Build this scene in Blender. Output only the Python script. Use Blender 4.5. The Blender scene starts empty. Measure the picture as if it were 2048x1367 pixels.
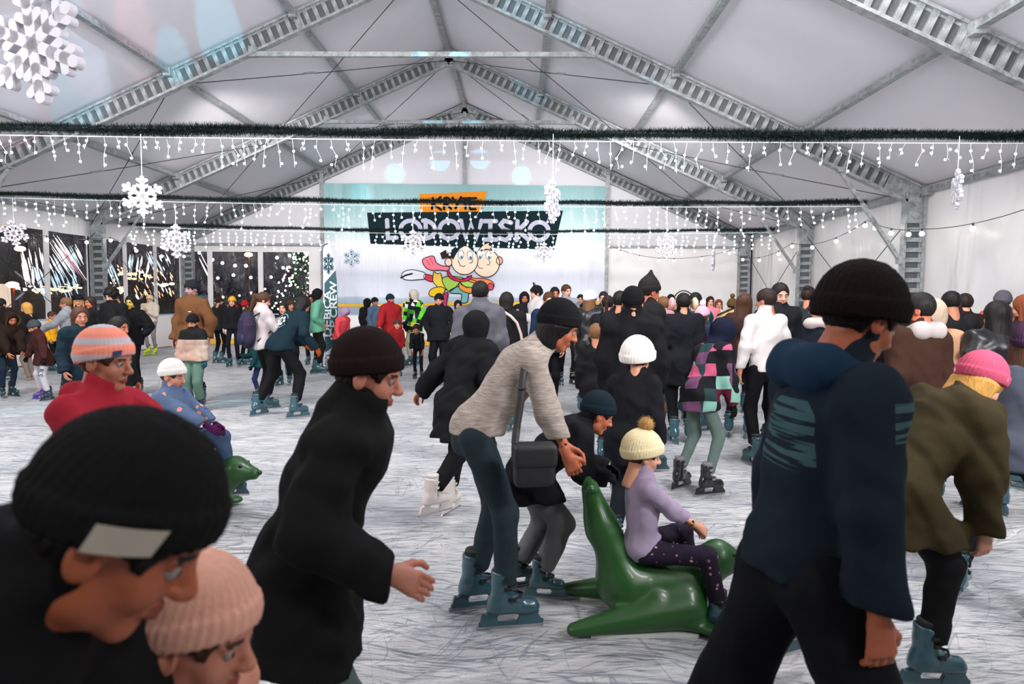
import bpy, math, random
import numpy as np
from mathutils import Vector, Matrix
random.seed(7); np.random.seed(7)
C = bpy.context.scene.collection
PI = math.pi
V = Vector

# ------------------------------------------------------------------ camera
F, TH, RO, YAW, CH = 1320.0, 0.0652, -0.00714, -0.014, 1.62
_r0 = V((math.cos(YAW), -math.sin(YAW), 0))
_f = V((math.sin(YAW)*math.cos(TH), math.cos(YAW)*math.cos(TH), -math.sin(TH)))
_u0 = V((math.sin(YAW)*math.sin(TH), math.cos(YAW)*math.sin(TH), math.cos(TH)))
_r = _r0*math.cos(RO) - _u0*math.sin(RO)
_u = _r0*math.sin(RO) + _u0*math.cos(RO)
CAM = V((0, 0, CH))
cam = bpy.data.cameras.new('camera'); co = bpy.data.objects.new('camera', cam); C.objects.link(co)
cam.sensor_width = 36; cam.lens = 36*F/2048; cam.clip_start = .05; cam.clip_end = 300
cam.dof.use_dof = True; cam.dof.focus_distance = 9.0; cam.dof.aperture_fstop = 4.0
m = Matrix((_r, _u, -_f)).transposed().to_4x4(); m.translation = CAM
co.matrix_world = m
bpy.context.scene.camera = co
sc = bpy.context.scene
sc.view_settings.view_transform = 'Standard'; sc.view_settings.look = 'None'
sc.view_settings.gamma = 1; sc.view_settings.use_curve_mapping = False
sc.view_settings.exposure = 0.6

def ray(px, py):
    return _f + _r*((px-1024)/F) - _u*((py-683.5)/F)
def atY(px, py, Y):
    d = ray(px, py); return CAM + d*(Y/d.y)
def atX(px, py, X):
    d = ray(px, py); return CAM + d*(X/d.x)
def ground(px, py):
    d = ray(px, py); return CAM + d*(-CH/d.z)

# world: night sky over the town
w = bpy.data.worlds.new('night_sky'); bpy.context.scene.world = w; w.use_nodes = True
w.node_tree.nodes['Background'].inputs[0].default_value = (.035, .03, .045, 1)
w.node_tree.nodes['Background'].inputs[1].default_value = .5

# lamps: bulbs and beams of the tent, and added fill lights
def lamp(kind, name, loc, power, color=(1, 1, 1), size=.1, aim=None, spot=None, blend=.15):
    l = bpy.data.lights.new(name, kind); l.energy = power; l.color = color
    if kind == 'AREA':
        l.shape = 'DISK'; l.size = size
    else:
        l.shadow_soft_size = size
    if spot: l.spot_size = math.radians(spot); l.spot_blend = blend
    o = bpy.data.objects.new(name, l); C.objects.link(o); o.location = loc
    if aim is not None: o.rotation_euler = (V(aim)-V(loc)).to_track_quat('-Z', 'Y').to_euler()
    return o
TX = -2.03                                   # tent centre line
# unseen fill lights added behind and above the photographer, turned to the roof
for x, y in ((TX-4, 1.5), (TX+5, 1.5)):
    lamp('AREA', 'roof_fill', (x, y, 2.9), 235, (.97, .965, 1.0), 1.5, (TX+(x-TX)*.5, y+11, 7.6))
lamp('AREA', 'roof_fill', (TX+.5, 4.0, 5.2), 190, (.97, .965, 1.0), 1.0, (TX, 15, 8.3))
for x, y in ((TX-4, 5.6), (TX+4.5, 5.6)):  # added overhead fills, out of view, to brighten the ice
    lamp('AREA', 'overhead_fill', (x, y, 6.2), 330, (1, .985, .98), 1.2, (x, y+6, 0))
for x in (TX-2.5, TX+5.5): lamp('AREA', 'overhead_fill', (x, -1.8, 4.6), 75, (1, .95, .90), 1.0, (x*.6, 2.5, 1.0))  # added fill behind the camera for the dark foreground
# added fill spots, unseen behind the rafters, turned to brighten the far bays
for x, y, z, pw, tz, ty in ((TX-4.5, 13.9, 5.6, 900, 2.6, 23.4), (TX+4.5, 13.9, 5.6, 900, 2.6, 23.4), (TX-4.5, 8.9, 5.6, 850, 1.0, 16), (TX+4.5, 8.9, 5.6, 850, 1.0, 16)):
    lamp('SPOT', 'rafter_fill', (x, y, z), pw, (1, .96, .94), .25, (x*1.25+.5, ty, tz), 88, 1.0)
for x in (TX-3, TX+3): lamp('SPOT', 'rafter_fill', (x, 18.9, 4.4), 150, (1, .97, .97), .2, (x*.7, 23.4, 6.2), 100, 1.0)  # extra fill pair added to lift the gable triangle

# ------------------------------------------------------------------ materials
MATS = {}
def lin(c):
    return tuple((x/255/12.92 if x/255 <= .04045 else ((x/255+.055)/1.055)**2.4) for x in c)
def newmat(name):
    m = bpy.data.materials.new(name); m.use_nodes = True
    nt = m.node_tree; b = nt.nodes['Principled BSDF']
    return m, nt, b
def N(nt, t, **k):
    n = nt.nodes.new(t)
    for a, v in k.items():
        if a.startswith('i_'):
            n.inputs[a[2:]].default_value = v
        else: setattr(n, a, v)
    return n
def L(nt, a, b): nt.links.new(a, b)
def mth(nt, op, a, b=None, c=None):
    n = nt.nodes.new('ShaderNodeMath'); n.operation = op
    for i, x in enumerate((a, b, c)):
        if x is None: continue
        if isinstance(x, (int, float)): n.inputs[i].default_value = x
        else: nt.links.new(x, n.inputs[i])
    return n.outputs[0]
def mixc(nt, f, a, b):
    n = nt.nodes.new('ShaderNodeMix'); n.data_type = 'RGBA'
    if isinstance(f, (int, float)): n.inputs[0].default_value = f
    else: nt.links.new(f, n.inputs[0])
    for i, x in ((6, a), (7, b)):
        if isinstance(x, tuple): n.inputs[i].default_value = tuple(x[:3])+(1,)
        else: nt.links.new(x, n.inputs[i])
    return n.outputs[2]
def ramp(nt, fac, stops, const=False):
    r = nt.nodes.new('ShaderNodeValToRGB'); cr = r.color_ramp
    if const: cr.interpolation = 'CONSTANT'
    while len(cr.elements) < len(stops): cr.elements.new(.5)
    for e, (p, c) in zip(cr.elements, stops):
        e.position = p; e.color = (tuple(c)+(1,))[:4] if not isinstance(c, (int, float)) else (c, c, c, 1)
    nt.links.new(fac, r.inputs[0]); return r.outputs[0]
def coords(nt, scale=(1, 1, 1), rot=(0, 0, 0), loc=(0, 0, 0), kind='Object'):
    t = nt.nodes.new('ShaderNodeTexCoord'); mp = nt.nodes.new('ShaderNodeMapping')
    mp.inputs['Scale'].default_value = scale; mp.inputs['Rotation'].default_value = rot; mp.inputs['Location'].default_value = loc
    nt.links.new(t.outputs[kind], mp.inputs[0]); return mp.outputs[0]
def bump(nt, b, h, s=.3, d=.01):
    n = nt.nodes.new('ShaderNodeBump'); n.inputs['Strength'].default_value = s; n.inputs['Distance'].default_value = d
    nt.links.new(h, n.inputs['Height']); nt.links.new(n.outputs[0], b.inputs['Normal'])
def noise(nt, vec, scale, detail=3, rough=.55, dist=0):
    n = N(nt, 'ShaderNodeTexNoise'); n.inputs['Scale'].default_value = scale; n.inputs['Detail'].default_value = detail
    n.inputs['Roughness'].default_value = rough; n.inputs['Distortion'].default_value = dist
    if vec is not None: nt.links.new(vec, n.inputs['Vector'])
    return n.outputs[0]
def solid(c, rough=.6, metal=0, spec=.5, var=.0, bs=0, bsc=60, name=None, coat=0):
    key = ('s', c, rough, metal, spec, var, bs, bsc, coat)
    if key in MATS: return MATS[key]
    m, nt, b = newmat(name or 'paint'); col = lin(c)
    b.inputs['Base Color'].default_value = col+(1,); b.inputs['Roughness'].default_value = rough
    b.inputs['Metallic'].default_value = metal; b.inputs['Specular IOR Level'].default_value = spec
    if coat: b.inputs['Coat Weight'].default_value = coat
    if var or bs:
        v = coords(nt); n = noise(nt, v, bsc, 4)
        if var:
            n2 = noise(nt, v, bsc*.15, 3)
            L(nt, mixc(nt, n2, tuple(x*(1-var) for x in col), tuple(min(1, x*(1+var)) for x in col)), b.inputs['Base Color'])
        if bs: bump(nt, b, n, bs, .004)
    MATS[key] = m; return m
def emis(c, s, name='lamp_glow', sample=False):
    key = ('e', c, s)
    if key in MATS: return MATS[key]
    m, nt, b = newmat(name)
    b.inputs['Base Color'].default_value = (.8, .8, .8, 1)
    b.inputs['Emission Color'].default_value = tuple(c)+(1,); b.inputs['Emission Strength'].default_value = s
    if not sample: m.cycles.emission_sampling = 'NONE'
    MATS[key] = m; return m
def cloth(c, kind='plain', **k):
    """fabric of the clothes: soft, matt, slightly uneven"""
    key = ('c', c, kind, str(k))
    if key in MATS: return MATS[key]
    m, nt, b = newmat('fabric'); b.inputs['Roughness'].default_value = k.get('rough', .85)
    b.inputs['Specular IOR Level'].default_value = k.get('spec', .08)
    v = coords(nt); n = noise(nt, v, k.get('grain', 120), 3); base = lin(c)
    if max(c) < 62: base = tuple(x*.9 for x in base)
    col = None; o = None
    if kind == 'plain':
        col = mixc(nt, noise(nt, v, 6), tuple(x*.8 for x in base), tuple(min(1, x*1.15) for x in base))
    elif kind == 'knit':                     # heathered yarn, stretched across
        v2 = coords(nt, (14, 14, 150)); n2 = noise(nt, v2, 1.2, 4, .7)
        col = ramp(nt, n2, [(.3, tuple(x*.5 for x in base)), (.55, base), (.75, tuple(min(1, x*1.35) for x in base))]); n = n2
    elif kind == 'blocks':                   # printed squares
        s = k.get('size', .07); v2 = coords(nt, (1/s, 1/s, 1/s), (0.15, .2, .3))
        f = N(nt, 'ShaderNodeVectorMath', operation='FLOOR'); L(nt, v2, f.inputs[0])
        wn = N(nt, 'ShaderNodeTexWhiteNoise'); L(nt, f.outputs[0], wn.inputs['Vector'])
        cs = k['cols']; col = ramp(nt, wn.outputs['Value'], [(i/len(cs), lin(x)) for i, x in enumerate(cs)], True)
    elif kind == 'stripes':                  # horizontal bands
        sx = N(nt, 'ShaderNodeSeparateXYZ'); L(nt, coords(nt, rot=k.get('rot', (0, 0, 0))), sx.inputs[0])
        f = mth(nt, 'FRACT', mth(nt, 'MULTIPLY', sx.outputs[2], 1/k['size']))
        cs = k['cols']; col = ramp(nt, f, [(i/len(cs), lin(x)) for i, x in enumerate(cs)], not k.get('soft'))
    elif kind == 'yoke':                     # upper panel of another colour
        sx = N(nt, 'ShaderNodeSeparateXYZ'); L(nt, v, sx.inputs[0])
        g = mth(nt, 'GREATER_THAN', sx.outputs[2], k['z']); col = mixc(nt, g, base, lin(k['top']))
        q = mth(nt, 'ABSOLUTE', mth(nt, 'SINE', mth(nt, 'MULTIPLY', sx.outputs[2], 30))); n = q
    elif kind == 'spots':                    # scattered print
        vo = N(nt, 'ShaderNodeTexVoronoi'); vo.inputs['Scale'].default_value = k.get('scale', 14); L(nt, v, vo.inputs['Vector'])
        g = mth(nt, 'LESS_THAN', mth(nt, 'ADD', vo.outputs['Distance'], mth(nt, 'MULTIPLY', noise(nt, v, 45), .35)), k.get('r', .5))
        cs = k['cols']; rc = ramp(nt, vo.outputs['Color'], [(i/len(cs), lin(x)) for i, x in enumerate(cs)], True)
        col = mixc(nt, g, base, rc)
    elif kind == 'strips':                   # printed pale bars on the back and sleeve of the dark coat
        sx = N(nt, 'ShaderNodeSeparateXYZ'); L(nt, v, sx.inputs[0])
        z = sx.outputs[2]; x = sx.outputs[0]; y = sx.outputs[1]
        def band(a, lo, hi): return mth(nt, 'MULTIPLY', mth(nt, 'GREATER_THAN', a, lo), mth(nt, 'LESS_THAN', a, hi))
        mk = None
        for ax, lo, hi, z0, z1 in k['bars']:
            q = mth(nt, 'MULTIPLY', band({'x': x, 'y': y}[ax], lo, hi), band(z, z0, z1)); mk = q if mk is None else mth(nt, 'MAXIMUM', mk, q)
        rows = mth(nt, 'GREATER_THAN', noise(nt, coords(nt, (2, 2, 55)), 1.6, 2), .47)
        col = mixc(nt, mth(nt, 'MULTIPLY', mk, rows), base, lin(k['col']))
    L(nt, col, b.inputs['Base Color']); bump(nt, b, n, k.get('bs', .25), .004)
    MATS[key] = m; return m

# ------------------------------------------------------------------ mesh helpers
def mesh(name, vs, fs, mats=(), mi=None, smooth=True):
    me = bpy.data.meshes.new(name)
    vs = np.asarray(vs, dtype=np.float32)
    if isinstance(fs, np.ndarray) and fs.ndim == 2:
        nf, k = fs.shape
        me.vertices.add(len(vs)); me.vertices.foreach_set('co', vs.ravel())
        me.loops.add(nf*k); me.loops.foreach_set('vertex_index', fs.ravel().astype(np.int32))
        me.polygons.add(nf); me.polygons.foreach_set('loop_start', np.arange(nf, dtype=np.int32)*k)
        try: me.polygons.foreach_set('loop_total', np.full(nf, k, dtype=np.int32))
        except Exception: pass
        me.update(calc_edges=True)
    else:
        me.from_pydata([tuple(map(float, v)) for v in vs], [], [tuple(int(i) for i in f) for f in fs]); me.update()
    for mm in mats: me.materials.append(mm)
    if mi is not None: me.polygons.foreach_set('material_index', np.asarray(mi, dtype=np.int32))
    me.polygons.foreach_set('use_smooth', np.full(len(me.polygons), bool(smooth)))
    return me
def obj(name, me, parent=None, loc=None, **props):
    o = bpy.data.objects.new(name, me); C.objects.link(o)
    if parent is not None: o.parent = parent
    if loc is not None: o.location = loc
    for k, v in props.items(): o[k] = v
    return o
def empty(name, loc=(0, 0, 0), rz=0, **props):
    o = bpy.data.objects.new(name, None); C.objects.link(o); o.location = loc; o.rotation_euler = (0, 0, rz)
    o.empty_display_size = .2
    for k, v in props.items(): o[k] = v
    return o
class MB:
    def __init__(s): s.v = []; s.f = []; s.mi = []; s.n = 0
    def add(s, vs, fs, mi=0):
        s.f += [tuple(i+s.n for i in f) for f in fs]; s.mi += [mi]*len(fs)
        s.v += [tuple(v) for v in vs]; s.n += len(vs); return s
    def box(s, c, d, R=None, mi=0):
        c = V(c); vs = []
        for x in (-.5, .5):
            for y in (-.5, .5):
                for z in (-.5, .5):
                    q = V((x*d[0], y*d[1], z*d[2])); vs.append((R@q if R else q)+c)
        return s.add(vs, [(0, 1, 3, 2), (4, 6, 7, 5), (0, 4, 5, 1), (2, 3, 7, 6), (0, 2, 6, 4), (1, 5, 7, 3)], mi)
    def bar(s, a, b, w, h, up=(0, 0, 1), mi=0):
        a = V(a); b = V(b); d = (b-a); z = d.normalized(); u = V(up)
        x = z.cross(u).normalized(); y = x.cross(z)
        R = Matrix((x, y, z)).transposed(); return s.box((a+b)/2, (w, h, d.length), R, mi)
    def tube(s, pts, r, n=6, mi=0, close=True):
        pts = [V(p) for p in pts]; rs = r if isinstance(r, (list, tuple)) else [r]*len(pts); vs = []
        for i, p in enumerate(pts):
            d = (pts[min(i+1, len(pts)-1)]-pts[max(i-1, 0)]).normalized()
            a = d.cross(V((0, 0, 1)) if abs(d.z) < .9 else V((1, 0, 0))).normalized(); b = d.cross(a)
            for k in range(n):
                t = 2*PI*k/n; vs.append(p+(a*math.cos(t)+b*math.sin(t))*rs[i])
        fs = [(i*n+k, i*n+(k+1) % n, (i+1)*n+(k+1) % n, (i+1)*n+k) for i in range(len(pts)-1) for k in range(n)]
        if close: fs += [tuple(range(n))[::-1], tuple((len(pts)-1)*n+k for k in range(n))]
        return s.add(vs, fs, mi)
    def ball(s, c, r, n=6, k=4, mi=0, sc=(1, 1, 1)):
        vs = [(c[0], c[1], c[2]+r*sc[2])]
        for i in range(1, k):
            a = PI*i/k
            for j in range(n):
                t = 2*PI*j/n; vs.append((c[0]+r*sc[0]*math.sin(a)*math.cos(t), c[1]+r*sc[1]*math.sin(a)*math.sin(t), c[2]+r*sc[2]*math.cos(a)))
        vs.append((c[0], c[1], c[2]-r*sc[2])); e = len(vs)-1
        fs = [(0, 1+j, 1+(j+1) % n) for j in range(n)]
        for i in range(k-2):
            for j in range(n):
                a = 1+i*n; fs.append((a+j, a+n+j, a+n+(j+1) % n, a+(j+1) % n))
        a = 1+(k-2)*n; fs += [(e, a+(j+1) % n, a+j) for j in range(n)]
        return s.add(vs, fs, mi)
    def prism(s, pts, y0, y1, mi=0):          # polygon in xz, extruded along y
        n = len(pts); vs = [(x, y0, z) for x, z in pts]+[(x, y1, z) for x, z in pts]
        fs = [tuple(range(n)), tuple(range(n, 2*n))[::-1]]+[(i, i+n, (i+1) % n+n, (i+1) % n) for i in range(n)]
        return s.add(vs, fs, mi)
    def mesh(s, name, mats, smooth=False): return mesh(name, s.v, s.f, mats, s.mi, smooth)
    def build(s, name, mats, parent=None, smooth=False, **p):
        if not isinstance(mats, (list, tuple)): mats = [mats]
        return obj(name, s.mesh(name, mats, smooth), parent, **p)

# ------------------------------------------------------------------ distance-field modelling
def grid(lo, hi, h):
    lo = np.asarray(lo, float); n = np.ceil((np.asarray(hi)-lo)/h).astype(int)+1
    ax = [(lo[i]+h*np.arange(n[i])).astype(np.float32) for i in range(3)]
    X, Y, Z = np.meshgrid(*ax, indexing='ij'); return X, Y, Z
def capd(G, a, b, ra, rb=None):
    rb = ra if rb is None else rb
    ax, ay, az = a; dx, dy, dz = b[0]-ax, b[1]-ay, b[2]-az; L2 = dx*dx+dy*dy+dz*dz+1e-9
    X = G[0]-ax; Y = G[1]-ay; Z = G[2]-az
    t = np.clip((X*dx+Y*dy+Z*dz)/L2, 0, 1)
    return np.sqrt((X-t*dx)**2+(Y-t*dy)**2+(Z-t*dz)**2)-(ra+(rb-ra)*t)
def elld(G, c, r, R=None):
    X = G[0]-c[0]; Y = G[1]-c[1]; Z = G[2]-c[2]
    if R is not None:
        X, Y, Z = (R[0][i]*X+R[1][i]*Y+R[2][i]*Z for i in range(3))
    k0 = np.sqrt((X/r[0])**2+(Y/r[1])**2+(Z/r[2])**2); return (k0-1)*min(r)*1.0 if max(r)/min(r) < 1.6 else (k0-1)*(sum(r)/3)*.7
def flatcap(G, a, b, ra, rb, right, fl):
    """capsule squashed front to back; right = the wide axis"""
    a = V(a); b = V(b); d = (b-a).normalized(); r = V(right); r = (r-d*r.dot(d)).normalized(); f = d.cross(r)
    X = G[0]-a.x; Y = G[1]-a.y; Z = G[2]-a.z
    x = X*r.x+Y*r.y+Z*r.z; y = (X*f.x+Y*f.y+Z*f.z)/fl; z = X*d.x+Y*d.y+Z*d.z; Ln = (b-a).length
    t = np.clip(z/Ln, 0, 1); return (np.sqrt(x*x+y*y+(z-t*Ln)**2)-(ra+(rb-ra)*t))*(.5+.5*fl)
def smin(a, b, k=.03):
    h = np.clip(.5+.5*(b-a)/k, 0, 1); return b+(a-b)*h-k*h*(1-h)
def smax(a, b, k=.01): return -smin(-a, -b, k)
def folds(G, amp, f, seed):
    rs = np.random.RandomState(seed); o = 0
    for i in range(4):
        k = rs.normal(size=3); k /= np.linalg.norm(k); k2 = rs.normal(size=3); k2 /= np.linalg.norm(k2); ff = f*(1+.6*i)
        o = o+np.sin((G[0]*k[0]+G[1]*k[1]+G[2]*k[2])*ff+1.7*np.sin((G[0]*k2[0]+G[1]*k2[1]+G[2]*k2[2])*ff*.7+i)+i*2)/(1+.7*i)
    return o*amp*.6
def nets(Fd, G):
    s = Fd < 0; n = Fd.shape; m = (n[0]-1, n[1]-1, n[2]-1)
    cnt = np.zeros(m, np.int32); acc = [np.zeros(m, np.float32) for _ in range(3)]; cr = []
    for ax in range(3):
        sl0 = [slice(None)]*3; sl1 = [slice(None)]*3; sl0[ax] = slice(0, -1); sl1[ax] = slice(1, None)
        f0 = Fd[tuple(sl0)]; f1 = Fd[tuple(sl1)]; c = s[tuple(sl0)] != s[tuple(sl1)]; cr.append(c)
        t = np.where(c, f0/np.where(c, f0-f1, 1), 0).astype(np.float32)
        oth = [i for i in range(3) if i != ax]
        for da in (0, 1):
            for db in (0, 1):
                q = [slice(None)]*3
                q[oth[0]] = slice(da, n[oth[0]]-1+da); q[oth[1]] = slice(db, n[oth[1]]-1+db)
                cc = c[tuple(q)]; cnt += cc; acc[ax] += t[tuple(q)]; acc[oth[0]] += cc*da; acc[oth[1]] += cc*db
    act = cnt > 0; idx = np.full(m, -1, np.int64); idx[act] = np.arange(act.sum())
    I = np.argwhere(act); cv = cnt[act]
    h = [float(G[0][1, 0, 0]-G[0][0, 0, 0]), float(G[1][0, 1, 0]-G[1][0, 0, 0]), float(G[2][0, 0, 1]-G[2][0, 0, 0])]
    o = [float(G[i][0, 0, 0]) for i in range(3)]
    vs = np.stack([o[i]+h[i]*(I[:, i]+acc[i][act]/cv) for i in range(3)], 1)
    fs = []
    for ax in range(3):
        oth = [(ax+1) % 3, (ax+2) % 3]; e = np.argwhere(cr[ax])
        ok = (e[:, oth[0]] > 0) & (e[:, oth[1]] > 0) & (e[:, oth[0]] < n[oth[0]]-1) & (e[:, oth[1]] < n[oth[1]]-1); e = e[ok]
        def cell(a, b):
            q = e.copy(); q[:, oth[0]] -= a; q[:, oth[1]] -= b; return idx[q[:, 0], q[:, 1], q[:, 2]]
        qd = np.stack([cell(1, 1), cell(0, 1), cell(0, 0), cell(1, 0)], 1)
        neg = s[e[:, 0], e[:, 1], e[:, 2]]; qd[~neg] = qd[~neg][:, ::-1]; fs.append(qd)
    return vs, np.concatenate(fs)
# ------------------------------------------------------------------ body templates (head, hand, skate)
CACHE = {}
def head_mesh(h):
    """a head centred between the ears, looking along +y; quads and a skin / lip / eye index"""
    k = ('head', h)
    if k in CACHE: return CACHE[k]
    G = grid((-.11, -.13, -.2), (.11, .14, .15), h)
    d = elld(G, (0, -.012, .032), (.075, .094, .092))
    d = smin(d, elld(G, (0, .022, -.032), (.058, .062, .08)), .03)
    d = smin(d, capd(G, (-.036, .012, -.07), (.036, .012, -.07), .026), .03)
    d = smin(d, capd(G, (-.012, .06, -.096), (.012, .06, -.096), .016), .025)
    for s in (-1, 1):
        d = smin(d, elld(G, (s*.038, .055, -.03), (.022, .02, .022)), .02)
        d = smax(d, -elld(G, (s*.031, .097, .004), (.018, .016, .012)), .012)
        d = smin(d, capd(G, (s*.012, .083, .024), (s*.044, .070, .022), .0075), .012)
        d = smin(d, elld(G, (s*.011, .094, -.031), (.008, .009, .007)), .008)
        e = smax(elld(G, (s*.080, -.006, -.004), (.010, .020, .033)), -elld(G, (s*.089, -.001, .0), (.007, .010, .018)), .006)
        d = smin(d, e, .008)
        d = smin(d, capd(G, (s*.020, .081, .0115), (s*.043, .075, .010), .0045), .004)
    nose = capd(G, (0, .080, .016), (0, .106, -.026), .0065, .0115)
    d = smin(d, nose, .014)
    for a, b, r in (((-.022, .076, -.061), (0, .087, -.057), .0055), ((.022, .076, -.061), (0, .087, -.057), .0055), ((-.017, .077, -.066), (0, .085, -.069), .0065), ((.017, .077, -.066), (0, .085, -.069), .0065)):
        d = smin(d, capd(G, a, b, r*.8, r), .006)
    d = smin(d, capd(G, (0, -.022, -.05), (0, -.04, -.185), .052, .056), .02)
    vs, fs = nets(d, G)
    c = vs[fs].mean(1); mi = np.zeros(len(fs), int)
    mi[(np.abs(c[:, 0]) < .023) & (np.abs(c[:, 2]+.0635) < .0105) & (c[:, 1] > .077)] = 1
    mi[(np.abs(np.abs(c[:, 0])-.031) < .017) & (np.abs(c[:, 2]-.022-.0*c[:, 0]) < .006) & (c[:, 1] > .068)] = 2     # brow
    mb = MB()
    for s in (-1, 1):
        mb.ball((s*.031, .0738, .002), .0122, 12, 8, 3)
        mb.ball((s*.031, .0798, .002), .0078, 10, 6, 4)
    quads = [f for f in mb.f]; nf = np.array([f if len(f) == 4 else f+(f[-1],) for f in quads])
    out = (np.concatenate([vs, np.array(mb.v)]), [tuple(f) for f in fs.tolist()]+mb.f_off(len(vs)), np.concatenate([mi, np.array(mb.mi)]))
    # trim neck bottom overlaps the collar, nothing else to do
    CACHE[k] = out; return out
MB.f_off = lambda s, o: [tuple(i+o for i in f) for f in s.f]
def hand_mesh(h, curl=.5, side=1):
    """right hand: wrist at the origin, fingers down -z, thumb towards +y, palm towards -x"""
    k = ('hand', h, curl, side)
    if k in CACHE: return CACHE[k]
    G = grid((-.11, -.10, -.22), (.06, .09, .05), h)
    d = capd(G, (0, 0, .04), (0, 0, -.015), .027, .026)
    for y, r in ((-.026, .015), (-.009, .016), (.009, .016), (.026, .015)):
        d = smin(d, capd(G, (0, y*.6, -.02), (-.004, y, -.082), r, r*.9), .014)
    for y, l in ((-.030, .75), (-.010, .95), (.010, 1.0), (.030, .92)):
        p = V((-.004, y, -.084)); a = .25+curl*.5; r = .0092
        for j, sl in enumerate((.038, .026, .021)):
            q = p+V((-math.sin(a), y*.12, -math.cos(a))).normalized()*(sl*l)
            d = smin(d, capd(G, p, q, r, r*.92), .005); r *= .92; p = q; a += curl*.75+.1
    p = V((-.006, .022, -.025)); q = V((-.020, .052, -.058)); q2 = q+V((-.012-.02*curl, .012, -.026)); q3 = q2+V((-.008-.014*curl, -.004, -.022))
    d = smin(d, capd(G, p, q, .015, .0125), .012); d = smin(d, capd(G, q, q2, .0118, .0105), .006); d = smin(d, capd(G, q2, q3, .0105, .009), .005)
    vs, fs = nets(d, G)
    if side < 0: vs = vs*np.array([-1, 1, 1]); fs = fs[:, ::-1]
    CACHE[k] = (vs, fs); return CACHE[k]
def skate_meshes(h, style):
    """boot at the origin = ankle; toe along +y; the ice is at z = -.19"""
    k = ('skate', h, style)
    if k in CACHE: return CACHE[k]
    G = grid((-.08, -.14, -.16), (.08, .24, .17), h)
    d = flatcap(G, (0, -.055, -.065), (0, .135, -.075), .046, .041, (0, 0, 1), .98)
    d = smin(d, capd(G, (0, -.03, -.05), (0, .05, -.045), .05, .04), .02)
    d = smin(d, capd(G, (0, -.028, -.03), (0, -.018, .10), .052, .060), .03)
    d = smax(d, G[2]-.115+G[1]*.15, .006); d = smax(d, -(G[2]+.108), .006)
    d = smax(d, -capd(G, (0, -.018, .06), (0, -.012, .16), .046, .05), .004)     # open top
    sg = np.sin(G[2]*90)*.0012+np.maximum(0, .004-np.abs(G[2]+.082)*1.0)*-1
    vs, fs = nets(d+sg, G); boot = mesh('boot', vs, fs, [style[0]])
    d = capd(G, (0, -.022, .0), (0, -.010, .135), .046, .052); d = smax(d, G[2]-.15+G[1]*.1, .006)
    d = smin(d, capd(G, (0, .035, .045), (0, .03, .13), .018, .022), .02)
    vs, fs = nets(d+.002*np.sin(G[2]*260), G); liner = mesh('liner', vs, fs, [style[1]])
    mb = MB(); z = -.105                                  # holder: side profile with two windows
    def prof(pts, x0, x1):
        n = len(pts); vs = [(x0, y, zz) for y, zz in pts]+[(x1, y, zz) for y, zz in pts]
        mb.add(vs, [tuple(range(n)), tuple(range(n, 2*n))[::-1]]+[(i, i+n, (i+1) % n+n, (i+1) % n) for i in range(n)])
    prof([(-.12, z), (-.09, z-.012), (-.10, z-.05), (-.135, z-.058), (-.13, z-.03)], -.012, .012)
    prof([(-.095, z+.004), (-.03, z+.004), (-.045, z-.02), (-.035, z-.062), (-.135, z-.062), (-.12, z-.02)], -.013, .013)
    prof([(.05, z+.004), (.175, z+.004), (.17, z-.012), (.19, z-.045), (.195, z-.062), (.055, z-.062), (.075, z-.022)], -.013, .013)
    prof([(-.14, z-.047), (.20, z-.047), (.195, z-.066), (-.14, z-.066)], -.008, .008)
    holder = mb.mesh('blade_holder', [style[0]])
    mb = MB(); prof([(-.15, z-.064), (.20, z-.064), (.205, z-.074), (.195, z-.085), (-.148, z-.085), (-.155, z-.076)], -.0025, .0025)
    blade = mb.mesh('blade', [style[2]])
    mb = MB()
    for (y0, zz, w) in ((.040, -.012, .05), (.012, .045, .055), (.0, .085, .06)):
        mb.tube([(-w, y0-.02, zz-.006), (-w*.7, y0+.03, zz), (0, y0+.048, zz+.004), (w*.7, y0+.03, zz), (w, y0-.02, zz-.006)], .007, 6)
        mb.box((w+.004, y0-.012, zz-.004), (.012, .03, .018)); mb.ball((-w-.002, y0-.022, zz-.006), .010, 8, 4)
    buckle = mb.mesh('buckle', [style[1]])
    CACHE[k] = dict(boot=boot, liner=liner, blade_holder=holder, blade=blade, buckle=buckle); return CACHE[k]

steel = solid((190, 190, 195), .25, 1)
SK = {'blue': (solid((42, 78, 88), .28, coat=.5, name='skate_shell'), solid((18, 20, 24), .7), steel),
      'black': (solid((20, 20, 22), .3, coat=.4), solid((120, 118, 118), .6), steel),
      'white': (solid((205, 195, 190), .4), solid((190, 185, 180), .7), steel),
      'yellow': (solid((170, 190, 40), .4), solid((30, 40, 50), .7), steel),
      'purple': (solid((70, 50, 130), .35), solid((120, 20, 60), .7), steel),
      'darkteal': (solid((24, 48, 56), .35, coat=.3), solid((18, 20, 24), .7), steel)}
SKIN = {'a': (186, 126, 98), 'b': (170, 108, 82), 'c': (204, 146, 120), 'd': (172, 94, 62), 'y': (200, 165, 70), 'p': (196, 128, 106)}  # the y tone has yellow light on a face put into it
def skinmat(c):
    k = ('skin', c)
    if k in MATS: return MATS[k]
    m, nt, b = newmat('skin'); base = lin(c)
    n = noise(nt, coords(nt), 18, 3); L(nt, mixc(nt, n, tuple(x*.88 for x in base), tuple(min(1, x*1.1) for x in base)), b.inputs['Base Color'])
    b.inputs['Roughness'].default_value = .5; b.inputs['Subsurface Weight'].default_value = .12; b.inputs['Subsurface Radius'].default_value = (.02, .008, .004); b.inputs['Subsurface Scale'].default_value = .4
    MATS[k] = m; return m

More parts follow.
